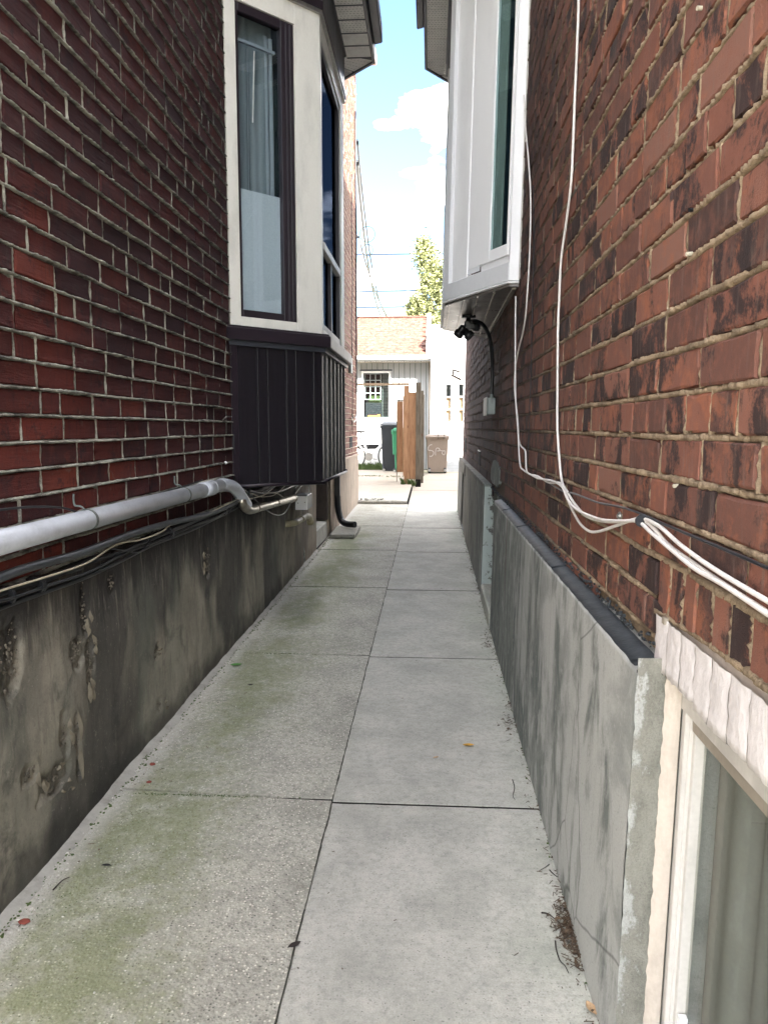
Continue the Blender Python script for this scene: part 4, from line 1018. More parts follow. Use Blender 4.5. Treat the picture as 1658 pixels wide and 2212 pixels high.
for i in range(len(Rj) - 1):
    xr = .50 if Rj[i + 1] < 10.9 else 2.5
    structure('concrete_slab', slab(XJ, xr, Rj[i], Rj[i + 1], M['pathR'], top=-.001 if i % 2 else 0.0, chip=.0012), M['pathR'], path)
jf = MB()
for y_ in Lj[1:-1]: jf.gbox(-1.09, XJ, y_ - .0035 - .0012 * y_, y_ + .0035 + .0012 * y_, -.04, -.003)
for y_ in Rj[1:]: jf.gbox(XJ, .5 if y_ < 10.85 else 2.4, y_ - .0035 - .0012 * y_, y_ + .0035 + .0012 * y_, -.04, -.003)
vs_ = []; fs = []
for i, y_ in enumerate(frange(-2.2, 13.4, .02)):
    w_ = .0022 * (1 + .9 * mn.noise(Vector((y_ * 9, 1, 1))) + .7 * mn.noise(Vector((y_ * 41, 2, 1)))); xo = .0035 * mn.noise(Vector((y_ * 7, 5, 1))) + .0015 * mn.noise(Vector((y_ * 40, 5, 1)))
    vs_ += [(XJ + xo - w_, y_, gz(y_) + .0012), (XJ + xo + w_, y_, gz(y_) + .0012)]
    if i and mn.noise(Vector((y_ * 4, 9, 3))) > -.25: b = 2 * i; fs.append((b - 2, b - 1, b + 1, b))
structure('joint_dirt', jf, M['soil'], path); structure('joint_dirt', MB().add(vs_, fs), M['jointc'], path)
structure('path_bedding', MB().gbox(-1.4, 2.6, -2.3, 17.1, -.30, -.05), M['soil'], path)
structure('front_bounce_paving', MB().box(-12, 12, -14, -2.3, -.11, -.035), M['pathR'], None)  # unseen pale paving behind the camera, added to bounce light into the alley
# raised slab beyond the step, ragged front edge
vs_ = []; fs = []; xs = frange(-1.7, -.34, .012)
for x in xs:
    e = .014 * mn.noise(Vector((x * 22, 4, 0))) + .007 * mn.noise(Vector((x * 80, 2, 0)))
    for (yy, zz) in ((10.80 + e, -.03), (10.795 + e * 1.3, .028), (10.815 + e, .046), (10.9, .048), (13.4, .048)): vs_.append((x, yy, gz(yy) + zz))
for i in range(len(xs) - 1):
    for j in range(4): fs.append((i * 5 + j, (i + 1) * 5 + j, (i + 1) * 5 + j + 1, i * 5 + j + 1))
structure('raised_slab', MB().add(vs_, fs), M['pathL'], path)
structure('raised_slab', slab(-2.8, -.34, 13.4, 15.3, None, .048), M['pathL'], path); structure('raised_slab', slab(-2.8, -.34, 15.3, 17.2, None, .044), M['pathL'], path)
# tar line and mortar fillets where walls meet the paving
def fillet(x0, sgn, ya, yb, w, h, mat, nm, st=.015):
    vs_ = []; fs = []; ys = frange(ya, yb, st)
    for y in ys:
        a = w * (1 + .55 * mn.noise(Vector((y * 6, x0, 0))) + .35 * mn.noise(Vector((y * 33, x0, 3)))); b = h * (1 + .5 * mn.noise(Vector((y * 9, 2, 7))))
        vs_ += [(x0 - sgn * .01, y, gz(y) + b), (x0 + sgn * a * .35, y, gz(y) + b * .55), (x0 + sgn * a, y, gz(y) - .001)]
    for i in range(len(ys) - 1):
        for k in range(2):
            f = (i * 3 + k, (i + 1) * 3 + k, (i + 1) * 3 + k + 1, i * 3 + k + 1); fs.append(f if sgn < 0 else tuple(reversed(f)))
    return structure(nm, MB().add(vs_, fs), mat, path, True)
fillet(XF + .004, 1, .3, 6.96, .030, .014, M['edgem'], 'edge_mortar'); fillet(XF, 1, 7.88, YE, .02, .02, M['pathR'], 'edge_mortar', .04)
fillet(XP, -1, .5, 4.4, .012, .030, M['tar'], 'edge_sealant'); fillet(XP, -1, 5.2, 10.0, .016, .03, M['tar'], 'edge_sealant', .04)
# ground sheet to the horizon
g = SH('yard_ground', .95, .1); v = g.pos(); gn = g.noise(v, 1.3, 6); g2 = g.noise(v, 40, 5)
g.color(g.mix(g.smooth(g.math('ADD', g.math('MULTIPLY', gn, .8), g.math('MULTIPLY', g2, .3)), .45, .65), (0.34, 0.30, 0.24), (0.09, 0.12, 0.04))); g.bump(g2, .8, .02)
vs_ = []; fs = []
for (x0_, x1_, y0_, y1_, za, zb_) in ((-400, -1.10, -400, -1, -.08, -.08), (2.55, 400, -400, -1, -.08, -.08), (-400, 400, -400, 0, -.10, -.10)): pass
prof = [(-400, -.12), (-.2, -.12), (17, .22), (30, .30), (600, .30)]
for (y, z) in prof: vs_ += [(-600, y, z), (600, y, z)]
for i in range(4): fs.append((2 * i, 2 * i + 1, 2 * i + 3, 2 * i + 2))
structure('yard_ground', MB().add(vs_, fs), g.m)

# ------------------------------------------------------------------ pipes and cables, left
def on_left(px, py, x=-1.0): return atX(px, py, x)
pipe = thing('drain_pipe', 'long pale grey plastic pipe running along the left wall below the bricks', 'pipe', (-1.09, 1.7, .9))
p0 = atX(0, 2035, -1.088); p1 = atX(835, 1818, -1.088)
axis = (p1 - p0); far_ = p1; near_ = p0 - axis * .6
cpl = [near_, p0, p1]
part('pipe_run', MB().tube([near_, p1 - axis * .02], .0325, 20), M['pvc'], pipe, True)
el = spline([p1 - axis * .02, p1 + axis * .01, atX(880, 1830, -1.075), atX(915, 1878, -1.06), atX(925, 1895, -1.055)], 6)
part('pipe_elbow', MB().tube(el, .034, 18), M['pvc'], pipe, True)
part('pipe_coupling', MB().tube([p1 - axis * .17, p1 - axis * .10], .0365, 20).tube([p1 - axis * .172, p1 - axis * .168], .038, 20).tube([p1 - axis * .102, p1 - axis * .098], .038, 20), M['pvc'], pipe, True)
for (px, py) in ((330, 1945), (690, 1850)):
    c_ = atX(px, py, -1.088); t = (c_ - near_).dot(axis) / axis.dot(axis); c_ = near_ + axis * t; d_ = axis.normalized() * .006
    st = MB().tube([c_ - d_, c_ + d_], .035, 20); st.tube(spline([c_ + Vector((0, -.012, .031)), c_ + Vector((-.012, -.018, .045)), c_ + Vector((-.030, -.022, .05)), c_ + Vector((-.032, -.022, .085))], 4), .0035, 6)
    part('pipe_strap', st, M['boxm'], pipe, True)
m1 = atX(935, 1912, -1.05); m2 = atX(1105, 1868, -1.052); mx2 = m2 - m1
vp = thing('metal_pipe', 'short shiny metal pipe under the bay leading to a small white cover', 'pipe', tuple(m1))
part('pipe_run', MB().tube(spline([atX(905, 1860, -1.065), atX(912, 1892, -1.055), m1, m1 + mx2 * .15], 5) + [m1 + mx2 * .5, m2], .026, 18), M['galv'], vp, True)
for t in (.12, .52, .97): part('pipe_ring', MB().tube([m1 + mx2 * (t - .012), m1 + mx2 * (t + .012)], .0285, 18), M['galv'], vp, True)
bx = atX(1142, 1880, -1.03); y_ = bx.y
part('outlet_box', MB().box(-1.092, -.99, y_ - .12, y_ + .14, bx.z - .06, bx.z + .06), M['greyc'], vp, bevel=.004)
part('cover_plate', MB().box(-1.082, -.985, y_ - .135, y_ - .1205, bx.z - .056, bx.z + .056), M['white'], vp, bevel=.003)
part('cover_screw', MB().disc((-1.06, y_ - .133, bx.z + .0), (0, 1, 0), .004, .006, 8).disc((-1.004, y_ - .133, bx.z + .006), (0, 1, 0), .004, .006, 8), M['blackp'], vp)
# beige overflow elbow
e0 = atX(1072, 1966, -1.09); ep = atX(1110, 1966, -1.035); ept = atX(1150, 1975, -1.02)
be = thing('overflow_pipe', 'beige plastic elbow pipe sticking out of the left foundation, pointing down', 'pipe', tuple(e0))
cs = [(-1.10, e0.y - .0, e0.z), (-1.035, e0.y + .10, e0.z), (-1.03, e0.y + .33, e0.z)]
part('pipe_stub', MB().tube(cs, .024, 16), M['beige'], be, True)
part('pipe_collar', MB().tube([(-1.0305, e0.y + .30, e0.z), (-1.03, e0.y + .37, e0.z)], .0285, 16), M['beige'], be, True)
part('pipe_elbow', MB().tube(spline([(-1.03, e0.y + .36, e0.z), (-1.03, e0.y + .56, e0.z - .004), (-1.03, e0.y + .72, e0.z - .03), (-1.03, e0.y + .78, e0.z - .075)], 6), .027, 16), M['beige'], be, True)
part('pipe_socket', MB().tube([(-1.03, e0.y + .775, e0.z - .065), (-1.03, e0.y + .785, e0.z - .098)], .031, 16), M['beige'], be, True)

def cable(name, pts, r, mat, label, k=6, group=None, n=7, cat='cable'):
    return single(name, MB().tube(spline(pts, k), r, n), mat, label, cat, group, True)
# bundle on the ledge
base = [(-60, 2262), (0, 2238), (150, 2190), (300, 2140), (450, 2078), (560, 2030), (700, 1975), (800, 1932), (880, 1892), (930, 1862)]
bund = thing('cable_bundle', 'thick bundle of black cables tied together on the ledge of the left foundation', 'cable bundle', tuple(atX(0, 2238, -1.10)))
gr = random.Random(21)
for i in range(9):
    ox, oz = gr.uniform(-.02, .03), gr.uniform(-.017, .02); pts = []
    for j, (px, py) in enumerate(base): 
        p = atX(px, py, -1.108); wob = .006
        pts.append((p.x + ox + gr.uniform(-wob, wob), p.y, p.z + oz + gr.uniform(-wob, wob)))
    pts.append((-1.09 + ox, pts[-1][1] + .35, pts[-1][2] + .01)); pts.append((-1.10 + ox, pts[-1][1] + .5, pts[-1][2] + .04))
    part('cable', MB().tube(spline(pts, 7), gr.choice([.0045, .006, .0075, .010]), 8), M['greyc'] if i in (2, 6) else M['blackc'], bund, True)
pts = [Vector(atX(px, py, -1.078)) + Vector((.006, 0, .006)) for px, py in ((-60, 2248), (0, 2222), (150, 2176), (320, 2118), (430, 2048), (520, 2030), (600, 2000), (650, 1965), (760, 1935), (900, 1870))]
part('cable', MB().tube(spline(pts, 6), .0032, 7), M['creamc'], bund, True, label='thin cream cable of the bundle')
pts = [Vector(atX(px, py, -1.078)) for px, py in ((360, 2045), (440, 2060), (520, 2070), (560, 2030), (575, 1990), (640, 1955))]
part('cable', MB().tube(spline(pts, 6), .0025, 6), M['blackc'], bund, True)
for (px, py) in ((20, 2235), (130, 2195), (140, 2192), (630, 2000), (830, 1918), (845, 1912)):
    c_ = atX(px, py, -1.10); part('cable_tie', MB().tube([(c_.x, c_.y - .006, c_.z), (c_.x, c_.y + .006, c_.z)], .029, 12), M['blackc'], bund)
big = [atX(px, py, -1.078) for px, py in ((-60, 2190), (100, 2130), (300, 2075), (500, 2000), (640, 1960), (790, 1925), (880, 1885), (945, 1850))]
cable('conduit', [(p.x, p.y, p.z) for p in big], .013, M['greyc'], 'ribbed dark grey conduit above the black cable bundle on the left wall', cat='conduit', n=10)
big = [atX(px, py, -1.12) for px, py in ((-60, 1920), (60, 1905), (150, 1900), (240, 1905), (340, 1930), (420, 1900), (560, 1860), (700, 1820), (760, 1800))]
cable('cable', big, .0035, M['blackc'], 'thin black cable sagging behind the pale grey pipe on the left wall')
cab = [(885, 1565), (878, 1640), (880, 1700), (885, 1740), (880, 1790), (900, 1825), (930, 1845), (985, 1900), (1030, 1930), (1065, 1925), (1090, 1885), (1105, 1860), (1108, 1830), (1140, 1800)]
p_ = [atX(px, py, -1.12 if i < 5 else -1.06) for i, (px, py) in enumerate(cab)]; cable('cable', p_[:7], .0045, M['blackc'], 'black cable running down the brick beside the brown bay cladding')
cable('cable', p_[6:], .0038, M['greyc'], 'grey cable looping below the bay from the black bundle')
cable('cable', [atX(px, py, -1.065) for px, py in ((925, 1872), (960, 1865), (985, 1858), (1010, 1848), (1040, 1850), (1068, 1868), (1090, 1872), (1120, 1835), (1142, 1808))], .0042, M['creamc'], 'cream cable curling under the bay above the shiny metal pipe')
cable('cable', [atX(px, py, -1.065) for px, py in ((940, 1848), (975, 1862), (1000, 1862), (1030, 1855), (1060, 1830), (1085, 1810), (1120, 1815))], .003, M['creamc'], 'thin cream wire looping just under the bay trim')
cable('cable', [atX(px, py, -1.07) for px, py in ((930, 1838), (990, 1850), (1050, 1842), (1100, 1822), (1150, 1812))], .008, M['blackc'], 'thick black cable hugging the underside of the brown bay')
single('wall_hook', MB().tube(spline([atX(835, 1575, -1.125), atX(850, 1563, -1.10), atX(868, 1562, -1.11)], 4), .0035, 6), M['metal'], 'small bright hook in the brick beside the brown bay cladding', 'hook', smooth=True)
single('wall_clip', MB().ball(atX(847, 1735, -1.122), .009, 8, 6), M['white'], 'tiny white clip holding the black cable beside the bay', 'clip')
# downspout and splash block
dsp = thing('downspout', 'black downspout on the left foundation ending over a concrete block', 'downspout', (-1.03, 8.3, .2))
dx = [atX(1262, 1790, -1.03), atX(1262, 1900, -1.03)]; yd = dx[0].y
yd = 8.2
part('pipe_run', MB().box(-1.075, -1.01, yd - .03, yd + .03, .50, 3.4), M['blackp'], dsp, bevel=.006)
part('pipe_shoe', MB().tube(spline([(-1.042, yd, .52), (-1.035, yd - .01, .40), (-1.0, yd - .04, .26), (-.93, yd - .08, .215), (-.83, yd - .14, .215)], 5), .036, 8), M['blackp'], dsp)
single('splash_block', MB().gbox(-1.06, -.79, 7.66, 8.28, .004, .045), M['jambc'], 'small square concrete slab on the path under the black downspout', 'splash block', bevel=.006)
# cables on the rear part of the left wall
lc_ = thing('cable_drop', 'black service cables hanging down the sunlit rear corner of the left house', 'cable', (-1.04, 10.6, 2.0))
part('cable', MB().tube(spline([(-1.06, 10.62, 5.6), (-1.06, 10.60, 4.4), (-1.06, 10.66, 3.9), (-1.06, 10.60, 3.3), (-1.06, 10.62, 2.4), (-1.06, 10.6, 1.75)], 5), .012, 7), M['blackc'], lc_, True)
part('cable', MB().tube(spline([(-1.06, 10.6, 1.8), (-1.05, 10.5, 1.50), (-1.05, 10.2, 1.36), (-1.05, 9.8, 1.42)], 6), .007, 6), M['whitec'], lc_, True)
part('cable', MB().tube(spline([(-1.06, 10.65, 1.8), (-1.05, 10.55, 1.56), (-1.05, 10.3, 1.42), (-1.05, 9.85, 1.46)], 6), .006, 6), M['greyc'], lc_, True)
part('cable', MB().tube(spline([(-1.06, 10.1, 4.6), (-1.06, 10.02, 4.0), (-1.06, 10.1, 3.2), (-1.06, 9.95, 2.6), (-1.06, 10.05, 2.0), (-1.06, 10.0, 1.2)], 5), .006, 6), M['blackc'], lc_, True)
for j, (r_, dz) in enumerate(((.11, .1), (.08, -.12))):
    c0 = Vector((-1.0, 10.95, 3.95)); part('cable_loop', MB().tube([c0 + Vector((r_ * 1.0 * math.cos(a) + .07, 0, dz + r_ * math.sin(a))) for a in [2 * math.pi * i / 24 for i in range(25)]], .004, 5, False), M['greyc'], lc_, True)
single('meter_box', MB().box(-1.083, -1.043, 9.75, 9.9, 2.0, 2.2), M['boxm'], 'small grey box on the rear brick of the left house', 'utility box', bevel=.004)
single('wall_box', MB().prism([(-1.083, 8.2), (-1.01, 8.25), (-1.0, 8.6), (-1.083, 8.65)], 1.95, 2.2), M['blackp'], 'dark weathered hood on the brick just behind the left bay', 'vent hood')

# ------------------------------------------------------------------ right wall cables and fittings (built on the plumb plane, then leant)
def R_at(px, py, off=.012):
    x = .43
    for _ in range(4):
        p = atX(px, py, x - off); x = LX(p.z)
    return p
u2s = 2879 / 1658
def ru(pts, off=.012, bumps=0): return [R_at(x * u2s, y * u2s, off) for x, y in pts]
cable('cable', ru([(1262, -900), (1258, -600), (1253, -300), (1249, -20), (1247, 60), (1241, 200), (1236, 330), (1232, 400), (1222, 480), (1211, 560), (1207, 640), (1204, 720), (1203, 850), (1203, 920), (1207, 990), (1213, 1040), (1224, 1062), (1238, 1085), (1262, 1112), (1300, 1125), (1340, 1126), (1385, 1124), (1410, 1140), (1440, 1175), (1480, 1205), (1530, 1240), (1590, 1280), (1660, 1325), (1720, 1365)]), .0042, M['whitec'], 'thick white cable hanging straight down the right brick wall and off to the right')
cable('cable', ru([(1113, 640), (1112, 760), (1113, 860), (1118, 930), (1122, 1000), (1130, 1015), (1155, 1030), (1165, 1034), (1190, 1038), (1212, 1050), (1225, 1078), (1245, 1100), (1290, 1120), (1330, 1125), (1375, 1126), (1405, 1150), (1450, 1188), (1500, 1228), (1560, 1262), (1660, 1328), (1720, 1368)], .02), .0038, M['whitec'], 'white cable dropping from the right bay sill then running right in the bundle')
cable('cable', ru([(1130, 190), (1133, 260), (1140, 340), (1145, 420), (1144, 520), (1139, 620), (1132, 700), (1116, 770), (1110, 830), (1117, 900), (1121, 955), (1133, 972), (1135, 990), (1138, 1020), (1160, 1028), (1185, 1042), (1212, 1045), (1228, 1085), (1248, 1125), (1268, 1145), (1290, 1148), (1330, 1135), (1380, 1120), (1420, 1135), (1470, 1178), (1540, 1228), (1660, 1300), (1720, 1335)], .014), .0038, M['whitec'], 'white cable bowing away from the right bay and looping lowest on the brick')
cable('cable', ru([(1185, 1042), (1200, 1052), (1218, 1062), (1240, 1066), (1290, 1085), (1340, 1095), (1390, 1112), (1424, 1128), (1500, 1160), (1560, 1185), (1660, 1228), (1720, 1255)], .010), .0028, M['blackc'], 'thin black cable above the white cables on the right wall')
cable('cable', ru([(1150, 400), (1152, 520), (1149, 660), (1146, 800), (1141, 940), (1138, 1010)], .006), .002, M['blackc'], 'very thin dark wire down the right bricks beside the white cables')
for (px, py, nm, mt, lb) in ((1513, 18, 'cable_clip', 'white', 'white cable clip at the top of the right wall'), (1490, 548, 'cable_clip', 'white', 'white cable clip midway up the right wall'), (1462, 1048, 'cable_clip', 'white', 'white cable clip just above the cable bundle on the right wall'), (1495, 453, 'cable_clip', 'blackp', 'small black plug in the right wall')):
    p = R_at(px * u2s, py * u2s, .0); single(nm, MB().tube([(p.x + .004, p.y, p.z), (p.x - .008, p.y - .003, p.z - .001)], .0036, 10), M['creamc' if mt == 'white' else mt], lb, 'clip')
p = R_at(2325, 1935, 0); single('eye_bolt', MB().tube([(p.x - .002 + .008 * 0, p.y + .008 * math.cos(a), p.z + .008 * math.sin(a)) for a in [math.pi * i / 6 for i in range(13)]], .0025, 6, False).tube([(p.x + .004, p.y, p.z), (p.x - .008, p.y, p.z)], .005, 8), M['metal'], 'bright metal eye bolt holding the thin black cable', 'bolt')
p = R_at(2405, 1952, .02); single('cable_tie', MB().tube([(p.x, p.y - .003, p.z), (p.x, p.y + .003, p.z - .001)], .013, 12), M['blackc'], 'black tie round the white cable bundle on the right wall', 'cable tie')
jb = thing('junction_box', 'small galvanised junction box on the right wall below a black conduit', 'junction box', (.43, 5.1, 1.42))
part('box_body', MB().box(.385, .436, 5.085, 5.40, 1.372, 1.485), M['boxm'], jb, bevel=.003); part('box_lid', MB().box(.377, .3845, 5.08, 5.41, 1.366, 1.491), M['boxm'], jb, bevel=.002)
part('conduit_collar', MB().tube([(.412, 5.14, 1.487), (.412, 5.14, 1.51)], .016, 12), M['boxm'], jb)
part('lid_screw', MB().disc((.3755, 5.10, 1.375), (1, 0, 0), .003, .004, 6).disc((.3755, 5.39, 1.482), (1, 0, 0), .003, .004, 6), M['metal'], jb)
cable('conduit', [(.25, 4.90, 1.965), (.29, 4.93, 1.97), (.34, 4.98, 1.95), (.385, 5.04, 1.88), (.408, 5.09, 1.76), (.414, 5.13, 1.65), (.412, 5.14, 1.50)], .0125, M['blackp'], 'black flexible conduit arching from the floodlight down to the junction box', n=12, cat='conduit')
fl_ = thing('floodlight', 'black twin head floodlight hanging under the right bay window', 'floodlight', (.20, 4.9, 2.0))
part('mounting_plate', MB().disc((.20, 4.92, 2.003), (0, 0, 1), .058, .022, 20), M['blackp'], fl_, True)
part('lamp_arm', MB().tube([(.20, 4.92, 1.99), (.19, 4.91, 1.955)], .02, 12), M['blackp'], fl_, True)
part('sensor_body', MB().box(.165, .245, 4.86, 4.96, 1.895, 1.965), M['blackp'], fl_, bevel=.008)
def head(c, d, ln=.085, r0=.030, r1=.042):
    c = Vector(c); d = Vector(d).normalized(); h = part('lamp_head', MB().tube([c, c + d * .012, c + d * ln * .55, c + d * ln * .6, c + d * ln], [r0 * .6, r0, r0 * 1.05, r1, r1], 18), M['blackp'], fl_, True)
    part('lens', MB().disc(c + d * (ln + .001), d, r1 * .9, .004, 18), M['greyc'], h); return h
head((.20, 4.93, 1.93), (.9, -.55, -.12)); head((.165, 4.95, 1.93), (-.55, .45, -.75), .10)
head((.155, 4.88, 1.89), (.75, -.2, -.75), .085)
fl_.location = (fl_.location.x + .045, fl_.location.y + .10, fl_.location.z + .010); fl_.scale = (.8, .8, .8)
single('pipe_bracket', MB().tube([(.385, 10.16, 2.03), (.30, 10.25, 2.07), (.30, 10.3, 2.0)], .014, 8).tube([(.40, 10.15, 1.93), (.27, 10.25, 2.0)], .016, 8), M['framet'], 'pinkish bracket sticking out at the rear corner of the right house', 'bracket', smooth=True)

# ------------------------------------------------------------------ back yard
YG = 18.6
def GY(px, py): return atY(px, py, YG)
garage = thing('garage', 'low white garage with orange shingled roof and a gridded window', 'garage', (-1.4, YG, .28))
xr = GY(1612, 1500).x; ze = atY(1340, 1352, YG - .5).z; x_l = -4.6
wx0, wz1 = GY(1362, 1399).x, GY(1362, 1399).z; wx1, wz0 = GY(1458, 1562).x, GY(1458, 1562).z
for b_ in ((x_l, wx0, YG + .03, YG + .2, .2, ze + .1), (wx1, xr, YG + .03, YG + .2, .2, ze + .1), (wx0, wx1, YG + .03, YG + .2, .2, wz0), (wx0, wx1, YG + .03, YG + .2, wz1, ze + .1), (x_l, xr, YG + 3.4, YG + 3.5, .2, ze + 1)): part('wall_section', MB().box(*b_), M['boxm'], garage)  # darker than the boards, painting shade into the grooves between them
part('interior', MB().box(x_l, xr, YG + 1.2, YG + 1.25, .2, ze), M['dark'], garage)
x = xr - .10; i = 0
while x > x_l:
    w = .135
    for (z0, z1) in (((.25, wz0 - .03), (wz1 + .02, ze + .02)) if wx0 - .03 < x - w / 2 < wx1 + .03 else ((.25, ze + .02),)):
        part('siding_board', MB().box(x - w + .008, x - .008, YG + .0, YG + .032, z0, z1), M['wsiding'], garage, bevel=.002)
    x -= w; i += 1
gwin = part('window', MB().box(wx0 - .05, wx0, YG - .02, YG + .05, wz0 - .04, wz1 + .05).box(wx1, wx1 + .05, YG - .02, YG + .05, wz0 - .04, wz1 + .05).box(wx0 - .07, wx1 + .07, YG - .04, YG + .05, wz0 - .09, wz0 - .04).box(wx0, wx1, YG - .02, YG + .05, wz1, wz1 + .05), M['white2'], garage, bevel=.003)
part('pane', MB().box(wx0, wx1, YG + .02, YG + .025, wz0 - .04, wz1), glassm('garage_glass', (.8, .85, .85), k=1.2), gwin)
mb = MB(); ww = (wx1 - wx0) * .62
for k in range(4): mb.box(wx0 + .02 + ww * k / 3 - .008, wx0 + .02 + ww * k / 3 + .008, YG + .26, YG + .28, 2.0, wz1)
for k in range(5): mb.box(wx0, wx0 + ww + .02, YG + .258, YG + .282, 2.0 + (wz1 - 2.0) * k / 4 - .008, 2.0 + (wz1 - 2.0) * k / 4 + .008)
part('muntin_grid', mb, M['white2'], gwin); part('head_casing', MB().box(wx0 - .08, wx1 + .08, YG - .05, YG + .02, wz1 + .052, wz1 + .085), M['fascia'], gwin)
part('inner_panel', MB().box(wx0 + .02, wx1, YG + .35, YG + .37, 1.3, 1.96), M['slate'], gwin)
part('inner_greenery', MB().box(wx0 + .1, wx0 + .42, YG + .335, YG + .345, 1.93, 2.10), M['weed'], gwin)
for k in range(14): part('inner_clapboard', MB().box(wx0 + .45, wx1, YG + .31 + (k % 2) * .004, YG + .33, wz0 + k * .08, wz0 + k * .08 + .072), M['boxm'], garage)
single('toy_truck', MB().box(wx0 + .12, wx0 + .36, YG - .035, YG + .010, wz0 - .038, wz0 + .03).box(wx0 + .36, wx0 + .42, YG - .035, YG + .010, wz0 - .02, wz0 + .05), M['orange'], 'small orange object on the garage window sill', 'ornament', bevel=.006)
part('eave_fascia', MB().box(x_l, xr + .02, YG - .52, YG - .49, ze - .02, ze + .10), M['wsiding'], garage, bevel=.004)
part('eave_gutter', MB().box(x_l, xr + .02, YG - .58, YG - .522, ze + .02, ze + .11), M['white2'], garage, bevel=.01)
part('eave_soffit', MB().box(x_l, xr, YG - .49, YG + .0, ze - .02, ze - .005), M['framet'], garage)
cl = MB()
for k in range(40): cl.box(xr - .1 - k * .135, xr - .085 - k * .135, YG - .515, YG - .48, ze - .04, ze - .02)
part('soffit_clips', cl, M['jamb'], garage, stuff=True)
# shingles
sh = SH('orange_shingle', .9, .15); rr = sh.new('ObjectInfo').outputs['Random']; rri = sh.new('NewGeometry').outputs['Random Per Island']
sh.color(sh.ramp(sh.noise(sh.pos(), 9, 5, .7, sh.math('MULTIPLY', rr, 30)), [(.3, (.055, .026, .021)), (.48, (.11, .05, .038)), (.6, (.12, .075, .058)), (.75, (.065, .055, .046))])); sh.bump(sh.noise(sh.pos(), 120, 3), .6, .004)
ys0, zs0, sl = YG - .56, ze + .11, .577; runL = 2.1; nr = 17; dr = runL / nr
part('roof_deck', MB().add([(x_l, ys0, zs0 - .02), (xr - .07, ys0, zs0 - .02), (xr - .07, ys0 + runL, zs0 + runL * sl - .02), (x_l, ys0 + runL, zs0 + runL * sl - .02), (x_l, ys0 + 2 * runL, zs0), (xr - .07, ys0 + 2 * runL, zs0)], [(0, 1, 2, 3), (3, 2, 5, 4)]), sh.m, garage)
gr = random.Random(8); lib = []
for k in range(6):
    w = .22; th = .012; a = [gr.uniform(-.006, .006) for _ in range(4)]
    m_ = MB().hexa([(-w / 2 + .004, a[0], 0), (w / 2 - .004, a[1], 0), (w / 2 - .004, dr * 1.15, dr * 1.15 * sl - .006), (-w / 2 + .004, dr * 1.15, dr * 1.15 * sl - .006), (-w / 2 + .004, a[0], th), (w / 2 - .004, a[1], th + a[2] * .5), (w / 2 - .004, dr * 1.15, dr * 1.15 * sl + .002), (-w / 2 + .004, dr * 1.15, dr * 1.15 * sl + .002)])
    me = mesh_of('shingle', m_); me.materials.append(sh.m); lib.append(me)
rest = MB()
for r_ in range(nr):
    x = xr - .09 - (.11 if r_ % 2 else 0) - .11
    while x > x_l:
        y = ys0 + r_ * dr; z = zs0 + r_ * dr * sl
        if x > -2.05:
            o = part('shingle', lib[gr.randrange(6)], None, garage); o.location = (x, y, z + gr.uniform(0, .004))
        else:
            rest.add([(x - .1, y, z), (x + .1, y, z), (x + .1, y + dr, z + dr * sl), (x - .1, y + dr, z + dr * sl), (x - .1, y, z + .012), (x + .1, y, z + .012)], [(0, 1, 5, 4), (4, 5, 2, 3)])
        x -= .22
part('shingle_field', rest, sh.m, garage, stuff=True)
part('ridge_cap', MB().box(x_l, xr - .07, ys0 + runL - .08, ys0 + runL + .08, zs0 + runL * sl - .01, zs0 + runL * sl + .02), sh.m, garage)
part('rake_board', MB().add([(xr - .10, ys0, zs0), (xr + .01, ys0, zs0 + .0), (xr + .01, ys0 + runL, zs0 + runL * sl + .05), (xr - .10, ys0 + runL, zs0 + runL * sl + .03), (xr - .10, ys0, zs0 + .05), (xr + .01, ys0, zs0 + .05), (xr + .01, ys0 + runL, zs0 + runL * sl + .1), (xr - .10, ys0 + runL, zs0 + runL * sl + .08)], [(0, 1, 2, 3), (4, 5, 6, 7), (0, 1, 5, 4), (1, 2, 6, 5), (3, 0, 4, 7)]), M['cream'], garage)
part('corner_board', MB().box(xr - .09, xr - .005, YG - .02, YG + .03, .25, ze), M['wsiding'], garage, bevel=.003)
part('downpipe', MB().tube([(xr - .015, YG - .07, ze), (xr - .015, YG - .07, .4)], .022, 10), M['framet'], garage, True)

# white brick building to the right of it
YW = 17.92
wbld = thing('white_building', 'tall plain white painted brick building with narrow three pane windows', 'building', (1.5, YW, .28))
s = SH('white_painted_brick', .7, .3); bt = s.new('TexBrick'); s.link(s.scaled(s.pos(), (1, 1, 1), rot=(R_(90), 0, 0)), bt.inputs['Vector'])
bt.inputs['Scale'].default_value = 1; bt.inputs['Brick Width'].default_value = .215; bt.inputs['Row Height'].default_value = .075; bt.inputs['Mortar Size'].default_value = .004
bt.inputs['Color1'].default_value = (.46, .46, .46, 1); bt.inputs['Color2'].default_value = (.43, .43, .44, 1); bt.inputs['Mortar'].default_value = (.36, .36, .36, 1)
s.color(bt.outputs[0]); s.bump(bt.outputs['Fac'], -.5, .006); M['wbrick'] = s.m
xw0 = atY(1614, 1500, YW).x; ztop = atY(1614, 1228, YW).z
wins = []
for (pa, pb_) in (((1671, 1442), (1690, 1580)), ((1718, 1440), (1737, 1580))):
    A_, B_ = atY(*pa, YW), atY(*pb_, YW); wins.append((A_.x, B_.x, B_.z, A_.z))
wins += [(wins[1][1] + .18 + .30 * k, wins[1][1] + .30 + .30 * k, wins[1][2], wins[1][3]) for k in range(2)]
mb = MB(); xs_ = [xw0] + [v for w in wins for v in w[:2]] + [4.5]
